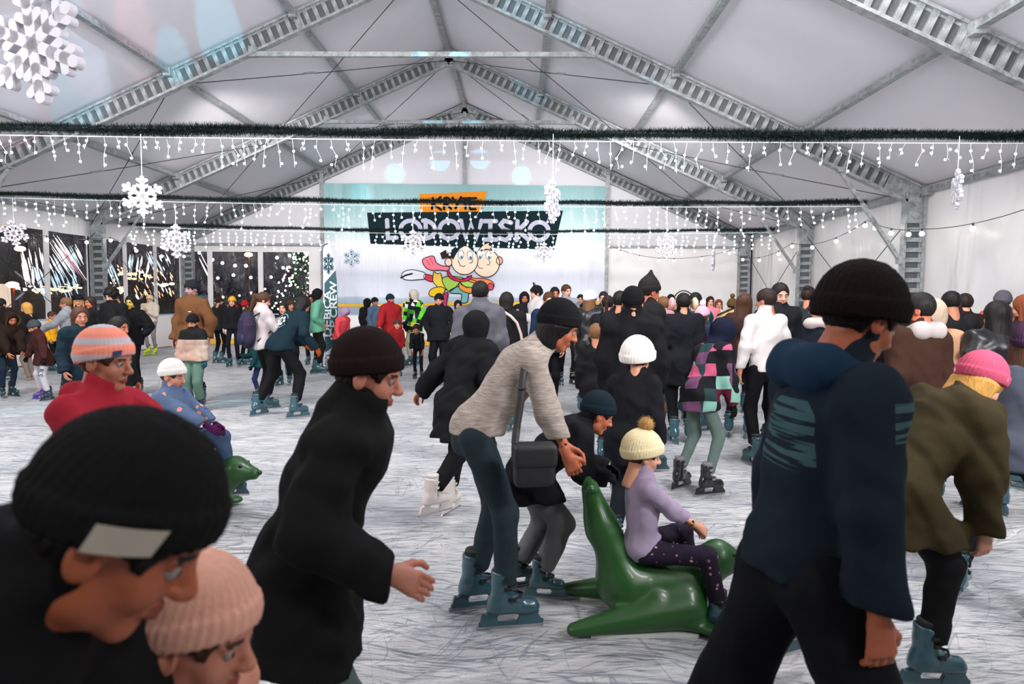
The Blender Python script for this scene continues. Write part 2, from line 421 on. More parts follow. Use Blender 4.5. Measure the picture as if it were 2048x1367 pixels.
def hairmat(c):
    k = ('hair', c)
    if k in MATS: return MATS[k]
    m, nt, b = newmat('hair'); base = lin(c); n = noise(nt, coords(nt, (90, 90, 7)), 1.0, 3, .6)
    L(nt, mixc(nt, n, tuple(x*.45 for x in base), tuple(min(1, x*1.35) for x in base)), b.inputs['Base Color']); b.inputs['Roughness'].default_value = .6; b.inputs['Specular IOR Level'].default_value = .2
    bump(nt, b, n, .6, .006); MATS[k] = m; return m
def ik(a, b, l1, l2, hint):
    a = V(a); b = V(b); d = b-a; L_ = min(d.length, (l1+l2)*.998); d.normalize(); b = a+d*L_
    x = (l1*l1-l2*l2+L_*L_)/(2*L_); y = math.sqrt(max(0, l1*l1-x*x))
    h = V(hint); h = h-d*h.dot(d)
    if h.length < 1e-4: h = V((0, 1, 0))
    h.normalize(); return a+d*x+h*y, b
def frame(zdir, ydir):
    z = V(zdir).normalized(); y = V(ydir); y = (y-z*y.dot(z)).normalized(); x = y.cross(z); return Matrix((x, y, z)).transposed()
def xf(vs, R, t, s=1):
    return (np.asarray(vs)*s)@np.array(R.transposed())+np.array(t)
PERSONS = []
HAIRC = {'black': (22, 18, 18), 'dark': (38, 26, 22), 'brown': (70, 44, 30), 'lbrown': (110, 76, 50), 'blond': (190, 140, 70), 'ginger': (120, 60, 35), 'grey': (90, 90, 95)}

def person(label, hx, top, Y, head=0, jacket='plain', jc=(28, 28, 30), jk=None, hem=.10, fat=1.0, legs=(22, 22, 26), bag=0.0, lk=None, skates='blue',
           hat=None, hatc=(24, 24, 26), hatk=None, pom=None, hair='short', hairc='dark', skin='a', lean=4, slean=0, twist=0, pitch=5, yaw=0, hz=.93, hxo=0, hyo=0,
           hl=None, hr=None, fl=None, fr=None, el=None, er=None, glove=None, curl=.5, hood=None, S=None, group=None, seat=False, npit=None, res=None, tilt=0, headdx=0, collar=.0, lookup=None, kl=None, kr=None, fx=None, hbulk=1.0, hemtilt=0, sl=1.0):
    """hx, top: where the head shows in the picture; Y: distance; head: heading in degrees (0 away, 90 towards the right wall, 180 towards us)"""
    sk = .19-.09 if skates else 0
    z_top = atY(hx, top, Y).z
    lr = math.radians(lean); ls = math.radians(slean); tw = math.radians(twist)
    # child proportions from an estimate of the full height
    hh = .93+sk+.54*math.cos(lr)+.27
    s0 = S or z_top/hh
    kid = max(0, min(1, (.92-s0)/.35)); hs = 1+.34*kid; shw = .165*(1-.05*kid)
    P = V((hxo, hyo, hz+sk))
    up = V((math.sin(ls), math.sin(lr)*math.cos(ls), math.cos(lr)*math.cos(ls)))
    f0 = V((0, math.cos(lr), -math.sin(lr))); r0 = f0.cross(up).normalized()
    r1 = (r0*math.cos(tw)+f0*math.sin(tw)).normalized(); f1 = up.cross(r1)
    Sh = {-1: P+up*.47-r1*shw, 1: P+up*.47+r1*shw}
    Nk = P+up*.53
    npr = math.radians(npit if npit is not None else (lean*.6+pitch*.35)); nd = V((up.x*.7, math.sin(npr), math.cos(npr))).normalized()
    H = Nk+nd*(.15*(1+.3*(hs-1)))+V((headdx, 0, 0))
    HR = Matrix.Rotation(math.radians(-yaw), 3, 'Z')@Matrix.Rotation(math.radians(-pitch), 3, 'X')@Matrix.Rotation(math.radians(tilt), 3, 'Y')
    top_u = max((H+HR@V((0, -.01, .125*hs))).z, (H+HR@V((0, .05, .11*hs))).z, (H+HR@V((0, -.09, .08*hs))).z)+(.02 if hat in ('beanie', 'cap', 'hood', 'fur') else .012)+(.07 if hat == 'point' else 0)+(.055 if (pom and hat) else 0)
    s = S or z_top/top_u
    dz = 0 if not S else (z_top-top_u*s)
    if seat: pass
    # place
    rz = -math.radians(head); Rz = Matrix.Rotation(rz, 3, 'Z')
    hp = Rz@(H*s); want = atY(hx, top, Y); root_loc = V((want.x-hp.x, want.y-hp.y, dz))
    # legs
    J = {}; A = {}; K = {}
    for sd, ft in ((-1, fl), (1, fr)):
        J[sd] = P+r0*(sd*.088)-V((0, 0, .02))
        t = V(ft) if ft else V((sd*.10+hxo, hyo+.02*sd, 0))
        t = V((t.x, t.y, t.z+.09+sk)); kh = (kl if sd < 0 else kr) or (sd*.12, 1, .1)
        K[sd], A[sd] = ik(J[sd], t, .43, .42, kh)
    # arms
    E_ = {}; W_ = {}; side_pose = {}
    for sd, hd, eh in ((-1, hl, el), (1, hr, er)):
        if hd is None: t = Sh[sd]+V((sd*.05, .06, -.50)); hint = eh or (sd*.3, -1, 0)
        elif hd == 'hip': t = P+V((sd*.17, .02, .05)); hint = eh or (sd*1, -.6, 0)
        elif hd == 'pocket': t = P+V((sd*.14, .13, .04)); hint = eh or (sd*.8, -1, 0)
        elif hd == 'chest': t = P+up*.33+f1*.27+r1*(sd*.05); hint = eh or (sd*.6, -.3, -1)
        elif hd == 'face': t = H+V((sd*.10, .16, -.12)); hint = eh or (sd*.5, 0, -1)
        else: t = V(hd); hint = eh or (sd*.5, -.6, -.6)
        E_[sd], W_[sd] = ik(Sh[sd], t, .275, .25, hint)
    h = res or (.012 if Y < 4 else .015 if Y < 8 else .019 if Y < 13 else .024)
    seed = len(PERSONS)*7+3
    pts = [P, H, *Sh.values(), *E_.values(), *W_.values(), *K.values(), *A.values()]
    def box(ps, m): return ([min(p[i] for p in ps)-m for i in range(3)], [max(p[i] for p in ps)+m for i in range(3)])
    # ---- body (skin) : torso, limbs, neck in one field, then head and hands of finer grain in the same mesh
    hb = h*1.7
    G = grid(*box(pts[:1]+list(Sh.values())+list(E_.values())+list(W_.values())+list(K.values())+list(A.values()), .14), hb)
    d = flatcap(G, P+up*.06, P+up*.40, .115, .14, r1, .66); d = smin(d, capd(G, Sh[-1], Sh[1], .045), .05)
    d = smin(d, flatcap(G, P-up*.02, P+up*.05, .13, .12, r0, .75), .05)
    d = smin(d, capd(G, Nk-up*.05, H-nd*.06, .055, .05), .03)
    for sd in (-1, 1):
        d = smin(d, capd(G, Sh[sd], E_[sd], .044, .037), .02); d = smin(d, capd(G, E_[sd], W_[sd], .037, .026), .02)
        d = smin(d, capd(G, J[sd], K[sd], .075, .052), .03); d = smin(d, capd(G, K[sd], A[sd], .050, .036), .02)
        d = smin(d, capd(G, A[sd]+V((0, -.03, -.03)), A[sd]+V((0, .10, -.05)), .032, .028), .02)
    d = d+.012
    bv, bf = nets(d, G)
    hv, hf, hm = head_mesh(.0045 if Y < 4.5 else .0065 if Y < 9 else .0095)
    hv = xf(hv, HR, H, hs)
    allv = [bv, hv]; allf = bf.tolist()+[tuple(i+len(bv) for i in f) for f in hf]; mi = [0]*len(bf)+hm.tolist(); off = len(bv)+len(hv)
    hres = .0045 if Y < 4.5 else .008
    gl = []
    for sd in (-1, 1):
        cu = curl if not isinstance(curl, tuple) else curl[0 if sd < 0 else 1]
        v, f = hand_mesh(hres, cu, sd)
        fd = (W_[sd]-E_[sd]).normalized()
        R = frame(-fd, V((0, 1, 0)) if abs(fd.y) < .8 else V((-sd*.5, 0, 1))); v = xf(v*(.95+.05*hs), R, W_[sd])
        if glove: gl.append((v*1.0, f))
        else:
            allv.append(v); allf += [tuple(i+off for i in q) for q in f.tolist()]; mi += [0]*len(f); off += len(v)
    SC = Matrix.Scale(s, 3)
    sm = skinmat(SKIN[skin] if isinstance(skin, str) else skin)
    lipc = tuple(int(c*.78) if i == 0 else int(c*.58) for i, c in enumerate(SKIN[skin] if isinstance(skin, str) else skin))
    me = mesh('person', np.concatenate(allv)*s, allf, [sm, solid(lipc, .4), solid(HAIRC[hairc], .8), solid((150, 142, 138), .4), solid((45, 35, 30), .2)], mi)
    root = obj('person', me, label=label, category='person', group=group or 'skaters on the ice'); root.location = root_loc; root.rotation_euler = (0, 0, rz)
    # ---- jacket
    t_ = .018*fat
    bp = [P, Nk, *Sh.values(), *E_.values(), *W_.values()]+([V((K[q_].x, K[q_].y, P.z)) for q_ in K] if hem > .04 else []); lo, hi = box(bp, .24+.05*fat); lo[2] = min(P.z-hem-.10, min(w_.z for w_ in W_.values())-.07); hi[2] = max(hi[2], Nk.z+.2)
    legm = (K[-1]+K[1])*.5; dn = (legm-P); dn.normalize(); dn = (dn*.6-V((0, 0, 1))*.4-up*.25).normalized(); He = P+dn*hem
    for i in range(2): lo[i] = min(lo[i], He[i]-.27); hi[i] = max(hi[i], He[i]+.27)
    G = grid(lo, hi, h)
    d = flatcap(G, P+up*.04, P+up*.38, .128+t_, .146+t_*1.2, r1, .74)
    d = smin(d, capd(G, Sh[-1]*1.0, Sh[1]*1.0, .05+t_), .06)
    d = smin(d, flatcap(G, P-up*.0, He+dn*.06, .142+t_, .155+t_*1.6, r0, .9), .05)
    for sd in (-1, 1):
        aa = smin(capd(G, Sh[sd], E_[sd], .050+t_, .044+t_), capd(G, E_[sd], W_[sd], .044+t_, .034+t_*.8), .02)
        fd = (W_[sd]-E_[sd]).normalized(); cutp = W_[sd]+fd*.012
        aa = smax(aa, (G[0]-cutp.x)*fd.x+(G[1]-cutp.y)*fd.y+(G[2]-cutp.z)*fd.z, .008)
        d = smin(d, aa, .028)
    if hem > .04:
        for sd in (-1, 1):
            kk = J[sd]+(K[sd]-J[sd])*min(1.0, .25+hem/.40); d = smin(d, capd(G, J[sd], kk, .098+t_*.7+bag*.8, .088+t_*.7+bag), .05)
        if hem > .3:
            for sd in (-1, 1): d = smin(d, capd(G, K[sd], K[sd]+(A[sd]-K[sd])*.3, .10+bag, .095+bag), .05)
    d = smax(d, (G[0]-He.x)*dn.x+(G[1]-He.y)*dn.y+(G[2]-He.z)*dn.z, .012)
    d = smin(d, capd(G, Nk-nd*.035, Nk+nd*(.068+collar), .064*hs+t_*.7, .056*hs+t_*.55), .035)
    if hood: d = smin(d, capd(G, Nk-f1*.075+r1*.06-nd*.01, Nk-f1*.075-r1*.06-nd*.01, .058), .03)
    d = d+folds(G, .005+.004*fat, 13+h*300, seed)+(folds(G, .0028, 36, seed+5) if h < .016 else 0)
    v, f = nets(d, G)
    jm = cloth(jc, jacket, **(jk or {}))
    jo = obj('jacket', mesh('jacket', v*s, f, [jm]), root)
    if hood and isinstance(hood, tuple):      # a hood of another colour
        G = grid(*box([Nk], .22), h*.8); a = Nk-f1*.085-nd*.0
        q = capd(G, a+r1*.08, a-r1*.08, .068); q = smin(q, capd(G, a+r1*.10+f1*.1, a+r1*.06, .03, .05), .04); q = smin(q, capd(G, a-r1*.10+f1*.1, a-r1*.06, .03, .05), .04)
        v, f = nets(q+folds(G, .006, 20, seed), G); obj('hood', mesh('hood', v*s, f, [cloth(hood)]), root)
    # ---- trousers
    bp = [P, *K.values(), *A.values()]; G = grid(*box(bp, .20), h)
    d = flatcap(G, P-up*.03, P+up*.04, .128, .118, r0, .78)
    for sd in (-1, 1):
        q = smin(capd(G, J[sd], K[sd], .080+bag, .060+bag), capd(G, K[sd], A[sd], .060+bag, .047+bag*.9), .03)
        d = smin(d, q, .02)
        td = (A[sd]-K[sd]).normalized(); cp = A[sd]-td*(.05 if skates else -.01)
        nearleg = capd(G, K[sd], A[sd]+td*.2, .13)
        d = np.where(nearleg < 0, np.maximum(d, (G[0]-cp.x)*td.x+(G[1]-cp.y)*td.y+(G[2]-cp.z)*td.z), d)
    v, f = nets(d+folds(G, .004+bag*.12, 17, seed+1)+(folds(G, .0024, 42, seed+6) if h < .016 else 0), G)
    obj('trousers', mesh('trousers', v*s, f, [cloth(legs, **(lk or {})) if not (lk and 'kind' in lk) else cloth(legs, lk['kind'], **{a: b for a, b in lk.items() if a != 'kind'})]), root)
    # ---- gloves
    for v, f in gl:
        obj('glove', mesh('glove', v*s, f, [cloth(glove)]), root)
    # ---- hair
    HI = HR.transposed(); hh_ = .006 if Y < 5 else .009 if Y < 10 else .013
    lowest = {'long': .48, 'vlong': .62, 'pony': .36}.get(hair, .14)
    if hair:
        G = grid((-.16, -.20, -lowest), (.16, .14, .17), hh_)
        d = elld(G, (0, -.014, .036), (.090, .106, .103)); face = elld(G, (0, .108, -.036), (.080, .080, .108)); cap_ = (.014*np.clip((G[2]-.005-.33*G[1])/.03, 0, 1) if hat in ('beanie', 'point', 'cap') else 0)
        d = smax(d, -face, .012)
        if hair == 'short':
            d = smax(d, -(G[2]+.055-G[1]*.2), .02); d = smax(d, -capd(G, (-.1, .012, -.02), (.1, .012, -.02), .032), .01)
        if hair in ('long', 'vlong'):
            z2 = -lowest+.09
            q = flatcap(G, (0, -.045, .02), (0, -.075, z2), .095, .085, (1, 0, 0), .55)
            q = smin(q, flatcap(G, (-.065, -.01, -.02), (-.085, .0, z2+.08), .03, .028, (1, 0, 0), .9), .03); q = smin(q, flatcap(G, (.065, -.01, -.02), (.085, .0, z2+.08), .03, .028, (1, 0, 0), .9), .03)
            d = smin(d, q, .03); d = smax(d, -elld(G, (0, .11, -.06), (.066, .09, .13)), .012)
        if hair == 'bob':
            d = smin(d, flatcap(G, (0, -.03, .0), (0, -.035, -.08), .095, .09, (1, 0, 0), .8), .03); d = smax(d, -elld(G, (0, .11, -.05), (.066, .095, .12)), .012); d = smax(d, -(G[2]+.12), .01)
        if hair == 'pony':
            d = smax(d, -(G[2]+.06-G[1]*.2), .02)
            d = smin(d, capd(G, (0, -.10, .05), (0, -.145, .03), .022, .03), .02); d = smin(d, capd(G, (0, -.145, .03), (0, -.135, -lowest+.04), .034, .012), .03)
        if hair == 'bun': d = smax(d, -(G[2]+.06-G[1]*.2), .02); d = smin(d, elld(G, (0, -.085, .11), (.04, .04, .035)), .02)
        if hair == 'curly': d = d-.012; d = d+folds(G, .012, 90, 2)
        v, f = nets(d+cap_+.0022*np.sin(np.arctan2(G[0], G[1]+.03)*46+G[2]*14), G)
        obj('hair', mesh('hair', xf(v, HR, H, hs)*s, f, [hairmat(HAIRC[hairc])]), root)
    # ---- hat
    if hat:
        G = grid((-.17, -.24, -.26), (.17, .17, .26), hh_*.9); Zc = G[2]; hat_m = cloth(hatc, **{a: b for a, b in (hatk or {}).items()}) if not (hatk and 'kind' in hatk) else cloth(hatc, hatk['kind'], **{a: b for a, b in hatk.items() if a != 'kind'})
        rib = .0016*np.sin(np.arctan2(G[0], G[1]+.02)*40)
        if hat in ('beanie', 'point', 'pom', 'cap'):
            d = elld(G, (0, -.016, .042), (.094, .111, .108))
            if hat == 'point': d = smin(d, capd(G, (0, -.02, .09), (0, -.03, .205), .075, .012), .04)
            pl = -(Zc-.012-.33*G[1])
            d = smax(d, pl, .006)
            if hat != 'cap':
                cuff = smax(elld(G, (0, -.016, .042), (.1, .117, .114)), np.abs(Zc-.036-.33*G[1])-.026, .008); d = smin(d, cuff, .004)
            else:
                d = smin(d, smax(elld(G, (0, .10, .062), (.075, .085, .012)), -(G[1]-.03), .01), .01)
            d = d+rib
        elif hat == 'hood':
            d = elld(G, (0, -.022, .025), (.112, .128, .128)); d = smin(d, flatcap(G, (0, -.02, -.05), (0, -.03, -.15), .095, .10, (1, 0, 0), .85), .04)
            d = smax(d, -elld(G, (0, .135, -.02), (.078, .11, .105)), .015)+folds(G, .004, 30, seed)
        elif hat == 'fur':
            d = elld(G, (0, -.025, .02), (.125, .135, .135)); d = smin(d, flatcap(G, (0, -.02, -.05), (0, -.03, -.13), .10, .11, (1, 0, 0), .85), .04)
            d = smax(d, -elld(G, (0, .14, -.01), (.085, .13, .11)), .015)+folds(G, .006, 40, seed)
        v, f = nets(d, G); v = (v-np.array([0, 0, .04]))*hbulk+np.array([0, 0, .04]); ho = obj('hood' if hat in ('hood', 'fur') else 'hat', mesh('hat', xf(v, HR, H, hs)*s, f, [hat_m]), root)
        if hat == 'fur' and pom:
            mb = MB(); R_ = random.Random(5)
            for k in range(900):
                a = 2*PI*R_.random(); c = V((.098*math.cos(a), .075+.0*math.sin(a), .125*math.sin(a)-.0)); c.y = .07+.02*R_.random()-.04*abs(math.sin(a))
                dd = V((math.cos(a)+R_.gauss(0, .4), R_.gauss(.3, .5), math.sin(a)+R_.gauss(0, .4))).normalized()*.035; sd_ = dd.cross(V((0, 1, .3))).normalized()*.003
                p = H+HR@(c*hs); mb.add([(p+HR@sd_)*s, (p-HR@sd_)*s, (p+HR@dd)*s], [(0, 1, 2)])
            mb.build('fur_trim', [cloth(pom)], ho)
        elif pom:
            mb = MB(); c = H+HR@(V((0, -.02, .188 if hat != 'point' else .24))*hs); R_ = random.Random(3)
            nb = 700 if Y < 5 else 200
            for k in range(nb):
                dd = V((R_.gauss(0, 1), R_.gauss(0, 1), R_.gauss(0, 1))).normalized(); q = dd.cross(V((.3, .2, 1))).normalized()*(.004 if Y < 5 else .009)
                r_ = (.048+R_.random()*.016)*hs; mb.add([(c+q)*s, (c-q)*s, (c+dd*r_)*s], [(0, 1, 2)])
            mb.ball(tuple(c*s), .043*hs*s, 12, 8); mb.build('pompom', [cloth(pom)], ho, smooth=False)
    # ---- skates or shoes
    if skates:
        st = skate_meshes(.007 if Y < 6 else .012, SK[skates if skates in SK else 'blue'])
        for sd in (-1, 1):
            if skates == 'purple': st = skate_meshes(.012, SK['darkteal' if sd < 0 else 'purple'])
            bo = obj('skate', st['boot'], root)
            t = A[sd]; ta = (fx or {}).get(sd, (0, 0))
            bo.matrix_local = Matrix.Translation(t*s)@Matrix.Rotation(math.radians(ta[0] if ta[0] else -sd*12), 4, 'Z')@Matrix.Rotation(math.radians(ta[1]), 4, 'X')@Matrix.Scale(s, 4)
            for nm in ('liner', 'blade_holder', 'blade', 'buckle'):
                if Y > 13 and nm in ('buckle',): continue
                obj(nm, st[nm], bo)
    PERSONS.append(root)
    return dict(root=root, s=s, P=P, H=H, Nk=Nk, Sh=Sh, E=E_, W=W_, K=K, A=A, J=J, HR=HR, up=up, f=f1, r=r1, hs=hs, loc=root_loc, Rz=Rz)
def wp(q, v):         # body point -> world
    return V(q['loc'])+q['Rz']@(V(v)*q['s'])
# ------------------------------------------------------------------ the tent
W_, H_AP, H_EV = 10.0, CH+6.76, CH+2.26
YF = [8.4, 13.4, 18.4, 23.4]
alu = None
def alumat():
    m, nt, b = newmat('aluminium'); v = coords(nt)
    n = noise(nt, v, 9, 5, .65); L(nt, ramp(nt, n, [(.3, lin((112, 115, 117))), (.6, lin((162, 166, 167))), (.8, lin((192, 195, 195)))]), b.inputs['Base Color'])
    b.inputs['Metallic'].default_value = .12; b.inputs['Roughness'].default_value = .42; bump(nt, b, n, .15, .004); return m
alu = alumat()
webm = solid((92, 95, 98), .5, .3, var=.2)
def membrane(name, fold=.0, white=(222, 220, 226), rough=.45, rot=0.3, transl=.0):
    m, nt, b = newmat(name); v = coords(nt)
    n = noise(nt, v, 1.3, 4, .6); base = lin(white)
    L(nt, mixc(nt, n, tuple(x*.93 for x in base), base), b.inputs['Base Color']); b.inputs['Roughness'].default_value = rough
    b.inputs['Specular IOR Level'].default_value = .35
    n2 = noise(nt, coords(nt, (1.1, 1.1, .28), (rot, 0, 0)), 1.0, 2, .5, .8); bump(nt, b, n2, fold, .10)
    return m
roofm = membrane('roof_membrane', .12); wallm = membrane('wall_membrane', .55, (235, 232, 232), .32)
sidem = membrane('side_curtain', .9, (238, 235, 235), .22, .5)
def slope(u):                     # height of the membrane at |u| of the half width
    return H_AP+(H_EV-H_AP)*abs(u)
# roof panels between purlins, slightly slack
def roof_panel(i, y0, y1, u0, u1):
    nu, nv = 6, 10; vs = []
    for a in range(nu+1):
        for b in range(nv+1):
            u = u0+(u1-u0)*a/nu; y = y0+(y1-y0)*b/nv
            sag = .05*math.sin(PI*a/nu)*math.sin(PI*b/nv)*(1+.6*math.sin(b*1.3+i*2))
            vs.append((TX+u*W_, y, slope(u)+.05+sag))
    fs = [(a*(nv+1)+b, (a+1)*(nv+1)+b, (a+1)*(nv+1)+b+1, a*(nv+1)+b+1) for a in range(nu) for b in range(nv)]
    return vs, fs
ceil_root = empty('ceiling', kind='structure')
k = 0
for y0, y1 in ((-11.6, -6.6), (-6.6, -1.6), (-1.6, 3.4), (3.4, 8.4), (8.4, 13.4), (13.4, 18.4), (18.4, 23.4)):
    for sgn in (-1, 1):
        for j in range(4):
            vs, fs = roof_panel(k, y0, y1, sgn*j/4, sgn*(j+1)/4); k += 1
            obj('roof_panel', mesh('roof_panel', vs, fs, [roofm]), ceil_root)
# ice
def icemat():
    m, nt, b = newmat('ice'); v = coords(nt)
    base = ramp(nt, noise(nt, v, .9, 6, .65), [(.3, lin((156, 159, 162))), (.55, lin((194, 194, 194))), (.75, lin((214, 211, 208)))])
    col = base; hsum = None
    dark = lin((92, 102, 116)); white = lin((236, 234, 236))
    dist = N(nt, 'ShaderNodeTexNoise'); dist.inputs['Scale'].default_value = .55; dist.inputs['Detail'].default_value = 2; L(nt, v, dist.inputs['Vector'])
    for i, (ang, sx, sy, wd, st, dd) in enumerate(((.03, .5, 9, .016, .9, .8), (-.12, .8, 15, .018, .85, .6), (.22, .6, 8, .014, .8, .9), (-.34, .7, 9, .011, .75, .9), (1.2, .6, 6, .007, .6, 1.2), (-.9, .5, 6, .008, .6, 1.2), (.12, 1.5, 30, .030, .8, .4), (-.2, 2.2, 34, .030, .7, .35))):
        sc_ = N(nt, 'ShaderNodeVectorMath', operation='SCALE'); L(nt, dist.outputs['Color'], sc_.inputs[0]); sc_.inputs['Scale'].default_value = dd
        ad = N(nt, 'ShaderNodeVectorMath', operation='ADD'); L(nt, v, ad.inputs[0]); L(nt, sc_.outputs[0], ad.inputs[1])
        mp = N(nt, 'ShaderNodeMapping'); mp.inputs['Rotation'].default_value = (0, 0, ang); mp.inputs['Scale'].default_value = (sx, sy, 1); mp.inputs['Location'].default_value = (i*7.3, i*3.1, i)
        # rotate first, then stretch
        r1 = N(nt, 'ShaderNodeVectorRotate', rotation_type='Z_AXIS'); r1.inputs['Angle'].default_value = ang; L(nt, ad.outputs[0], r1.inputs['Vector'])
        mp.inputs['Rotation'].default_value = (0, 0, 0); L(nt, r1.outputs[0], mp.inputs[0])
        n = noise(nt, mp.outputs[0], 1.0, 2, .6)
        ln = mth(nt, 'SUBTRACT', 1.0, mth(nt, 'MINIMUM', 1.0, mth(nt, 'DIVIDE', mth(nt, 'ABSOLUTE', mth(nt, 'SUBTRACT', n, .5)), wd)))
        brk = mth(nt, 'MULTIPLY', ln, mth(nt, 'GREATER_THAN', noise(nt, mp.outputs[0], 2.3, 2), .46))
        col = mixc(nt, mth(nt, 'MULTIPLY', brk, st), col, dark if i % 3 else lin((70, 80, 96)))
        hsum = brk if hsum is None else mth(nt, 'ADD', hsum, brk)
        if i in (0, 3, 6):
            n3 = noise(nt, mp.outputs[0], 1.7, 4, .7); wf = ramp(nt, n3, [(.58, 0.), (.70, .5)])
            col = mixc(nt, wf, col, white)
    gr = ramp(nt, noise(nt, v, 130, 3, .8), [(.35, .78), (.6, 1.04)]); cm = N(nt, 'ShaderNodeVectorMath', operation='MULTIPLY'); L(nt, col, cm.inputs[0]); L(nt, gr, cm.inputs[1]); col = cm.outputs[0]
    L(nt, col, b.inputs['Base Color']); rgh = ramp(nt, noise(nt, v, 2.5, 4), [(.35, .3), (.7, .6)]); L(nt, rgh, b.inputs['Roughness'])
    b.inputs['Specular IOR Level'].default_value = .45
    bump(nt, b, mth(nt, 'SUBTRACT', noise(nt, v, 40, 4, .7), mth(nt, 'MULTIPLY', hsum, .5)), .35, .01); return m
me = mesh('floor', [(TX-W_, -12, 0), (TX+W_, -12, 0), (TX+W_, 23.4, 0), (TX-W_, 23.4, 0)], [(0, 1, 2, 3)], [icemat()], smooth=False)
obj('floor', me, kind='structure')
me = mesh('ground', [(-90, -40, -.03), (90, -40, -.03), (90, 140, -.03), (-90, 140, -.03)], [(0, 1, 2, 3)], [solid((38, 36, 38), .5, var=.3)], smooth=False)
obj('ground', me, kind='structure')

# ---- frames: two laced rafters and two laced columns each
RD = .36; rung_me = None
def frame_truss(Y, lbl):
    t = empty('truss_frame', (TX, Y, 0), label=lbl, category='truss', group='arched aluminium frames')
    ang = math.atan2(H_AP-H_EV, W_); Ln = W_/math.cos(ang)
    global rung_me, rung_c
    if rung_me is None:
        rung_me = MB().box((0, 0, 0), (.085, .11, RD-.02)).box((.030, 0, 0), (.02, .13, RD-.06)).mesh('rung', [alu])
        rung_c = MB().box((0, 0, 0), (RD-.02, .11, .085)).box((0, 0, .03), (RD-.06, .13, .02)).mesh('rung', [alu])
    for sgn in (-1, 1):
        n = V((0, 0, 1)); d = V((sgn*math.cos(ang), 0, -math.sin(ang))); up = V((sgn*math.sin(ang), 0, math.cos(ang)))
        a = V((0, 0, H_AP-.02)); e = a+d*Ln
        for off, nm in ((0, 'upper_chord'), (-RD, 'lower_chord')):
            mb = MB(); mb.bar(a+up*(off)-d*(.0), e+up*off, .15, .045, up); mb.bar(a+up*(off-(.03 if off == 0 else -.03)), e+up*(off-(.03 if off == 0 else -.03)), .035, .05, up); mb.build(nm, alu, t)
        MB().bar(a-up*RD/2, e-up*RD/2, .012, RD-.03, up).build('web_plate', webm, t)
        k = .55
        while k < Ln-.75:
            o = obj('rung', rung_me, t); o.location = a+d*k-up*RD/2; o.rotation_euler = (0, sgn*ang, 0); k += .2
        # gusset plates at ridge and eave, purlin brackets
        mb = MB(); mb.box(a+d*.25-up*RD/2, (.5, .06, RD-.04), Matrix.Rotation(sgn*ang, 3, 'Y')); mb.build('gusset_plate', alu, t)
        mb = MB(); mb.box(a+d*(Ln-.38)-up*RD/2, (.72, .07, RD-.04), Matrix.Rotation(sgn*ang, 3, 'Y')); mb.build('gusset_plate', alu, t)
        for q in (.25, .5, .75):
            MB().box(a+d*(Ln*q)-up*RD/2, (.16, .10, RD-.03), Matrix.Rotation(sgn*ang, 3, 'Y')).build('purlin_bracket', alu, t)
        # column
        xo = sgn*(W_); xi = sgn*(W_-RD)
        for x, nm in ((xo, 'outer_chord'), (xi, 'inner_chord')):
            mb = MB(); mb.box((x, 0, (H_EV-.1)/2), (.045, .15, H_EV-.1)); mb.box((x-sgn*(.03 if x == xo else -.03), 0, (H_EV-.1)/2), (.05, .035, H_EV-.1)); mb.build(nm, alu, t)
        MB().box(((xo+xi)/2, 0, (H_EV-.3)/2), (RD-.03, .012, H_EV-.3)).build('web_plate', webm, t)
        z = .25
        while z < H_EV-.75:
            o = obj('rung', rung_c, t); o.location = ((xo+xi)/2, 0, z); z += .2
        MB().box(((xo+xi)/2, 0, H_EV-.45), (RD-.04, .09, .5)).build('gusset_plate', alu, t)
        MB().box(((xo+xi)/2, 0, .02), (RD+.2, .3, .04)).box(((xo+xi)/2, 0, .12), (RD, .04, .2)).build('base_plate', alu, t)
        # knee brace
        if Y < 20:
            p0 = V((sgn*8.35, 0, slope(.835)-RD-.08)); p1 = V((sgn*(W_-RD-.05), 0, 2.45))
            mb = MB(); mb.bar(p0, p1, .07, .07, (0, 1, 0)); mb.box(p0+V((0, 0, .04)), (.14, .13, .1)); mb.box(p1+V((0, 0, 0)), (.1, .13, .16)); mb.build('knee_brace', alu, t)
    if Y > 10 and Y < 20:
        z = H_AP-.02-3.35*math.tan(ang)-RD-.06
        mb = MB(); mb.bar((-3.35, 0, z), (3.35, 0, z), .09, .09, (0, 1, 0)); mb.box((-3.35, 0, z+.05), (.16, .1, .2)); mb.box((3.35, 0, z+.05), (.16, .1, .2)); mb.build('collar_tie', alu, t)
    return t
for Y, l in zip(YF, ('aluminium frame closest to the photographer, crossing the top right corner', 'aluminium ladder frame whose tie bar crosses highest under the roof', 'aluminium ladder frame peaking below the highest tie bar', 'aluminium end frame carrying the gable wall with the banner')):
    frame_truss(Y, l)
frame_truss(3.4, 'aluminium ladder frame above the photographer')
# purlins
pl = {0: 'ridge', .25: 'upper', .5: 'middle', .75: 'lower', 1: 'eave'}
for bi, (y0, y1) in enumerate(zip([3.4]+YF[:-1], YF)):
    for u in (-1, -.75, -.5, -.25, 0, .25, .5, .75, 1):
        x = TX+u*W_; z = slope(u)-.06
        mb = MB(); mb.box((0, 0, 0), (.09, y1-y0-.1, .09)); mb.box((0, 0, -.05), (.12, y1-y0-.1, .015))
        for e in (-1, 1): mb.box((0, e*((y1-y0)/2-.12), -.03), (.14, .14, .16))
        side = 'ridge' if u == 0 else ('left slope' if u < 0 else 'right slope')
        bay = ('bay over the photographer', 'bay between the two nearest visible frames', 'bay behind the highest tie bar', 'last bay before the gable wall')[bi]
        o = mb.build('purlin', [alu], label=('aluminium ridge purlin' if u == 0 else 'aluminium %s purlin on the %s' % (pl[abs(u)], side))+', '+bay, category='roof beam', group='aluminium purlins')
        o.location = (x, (y0+y1)/2, z)
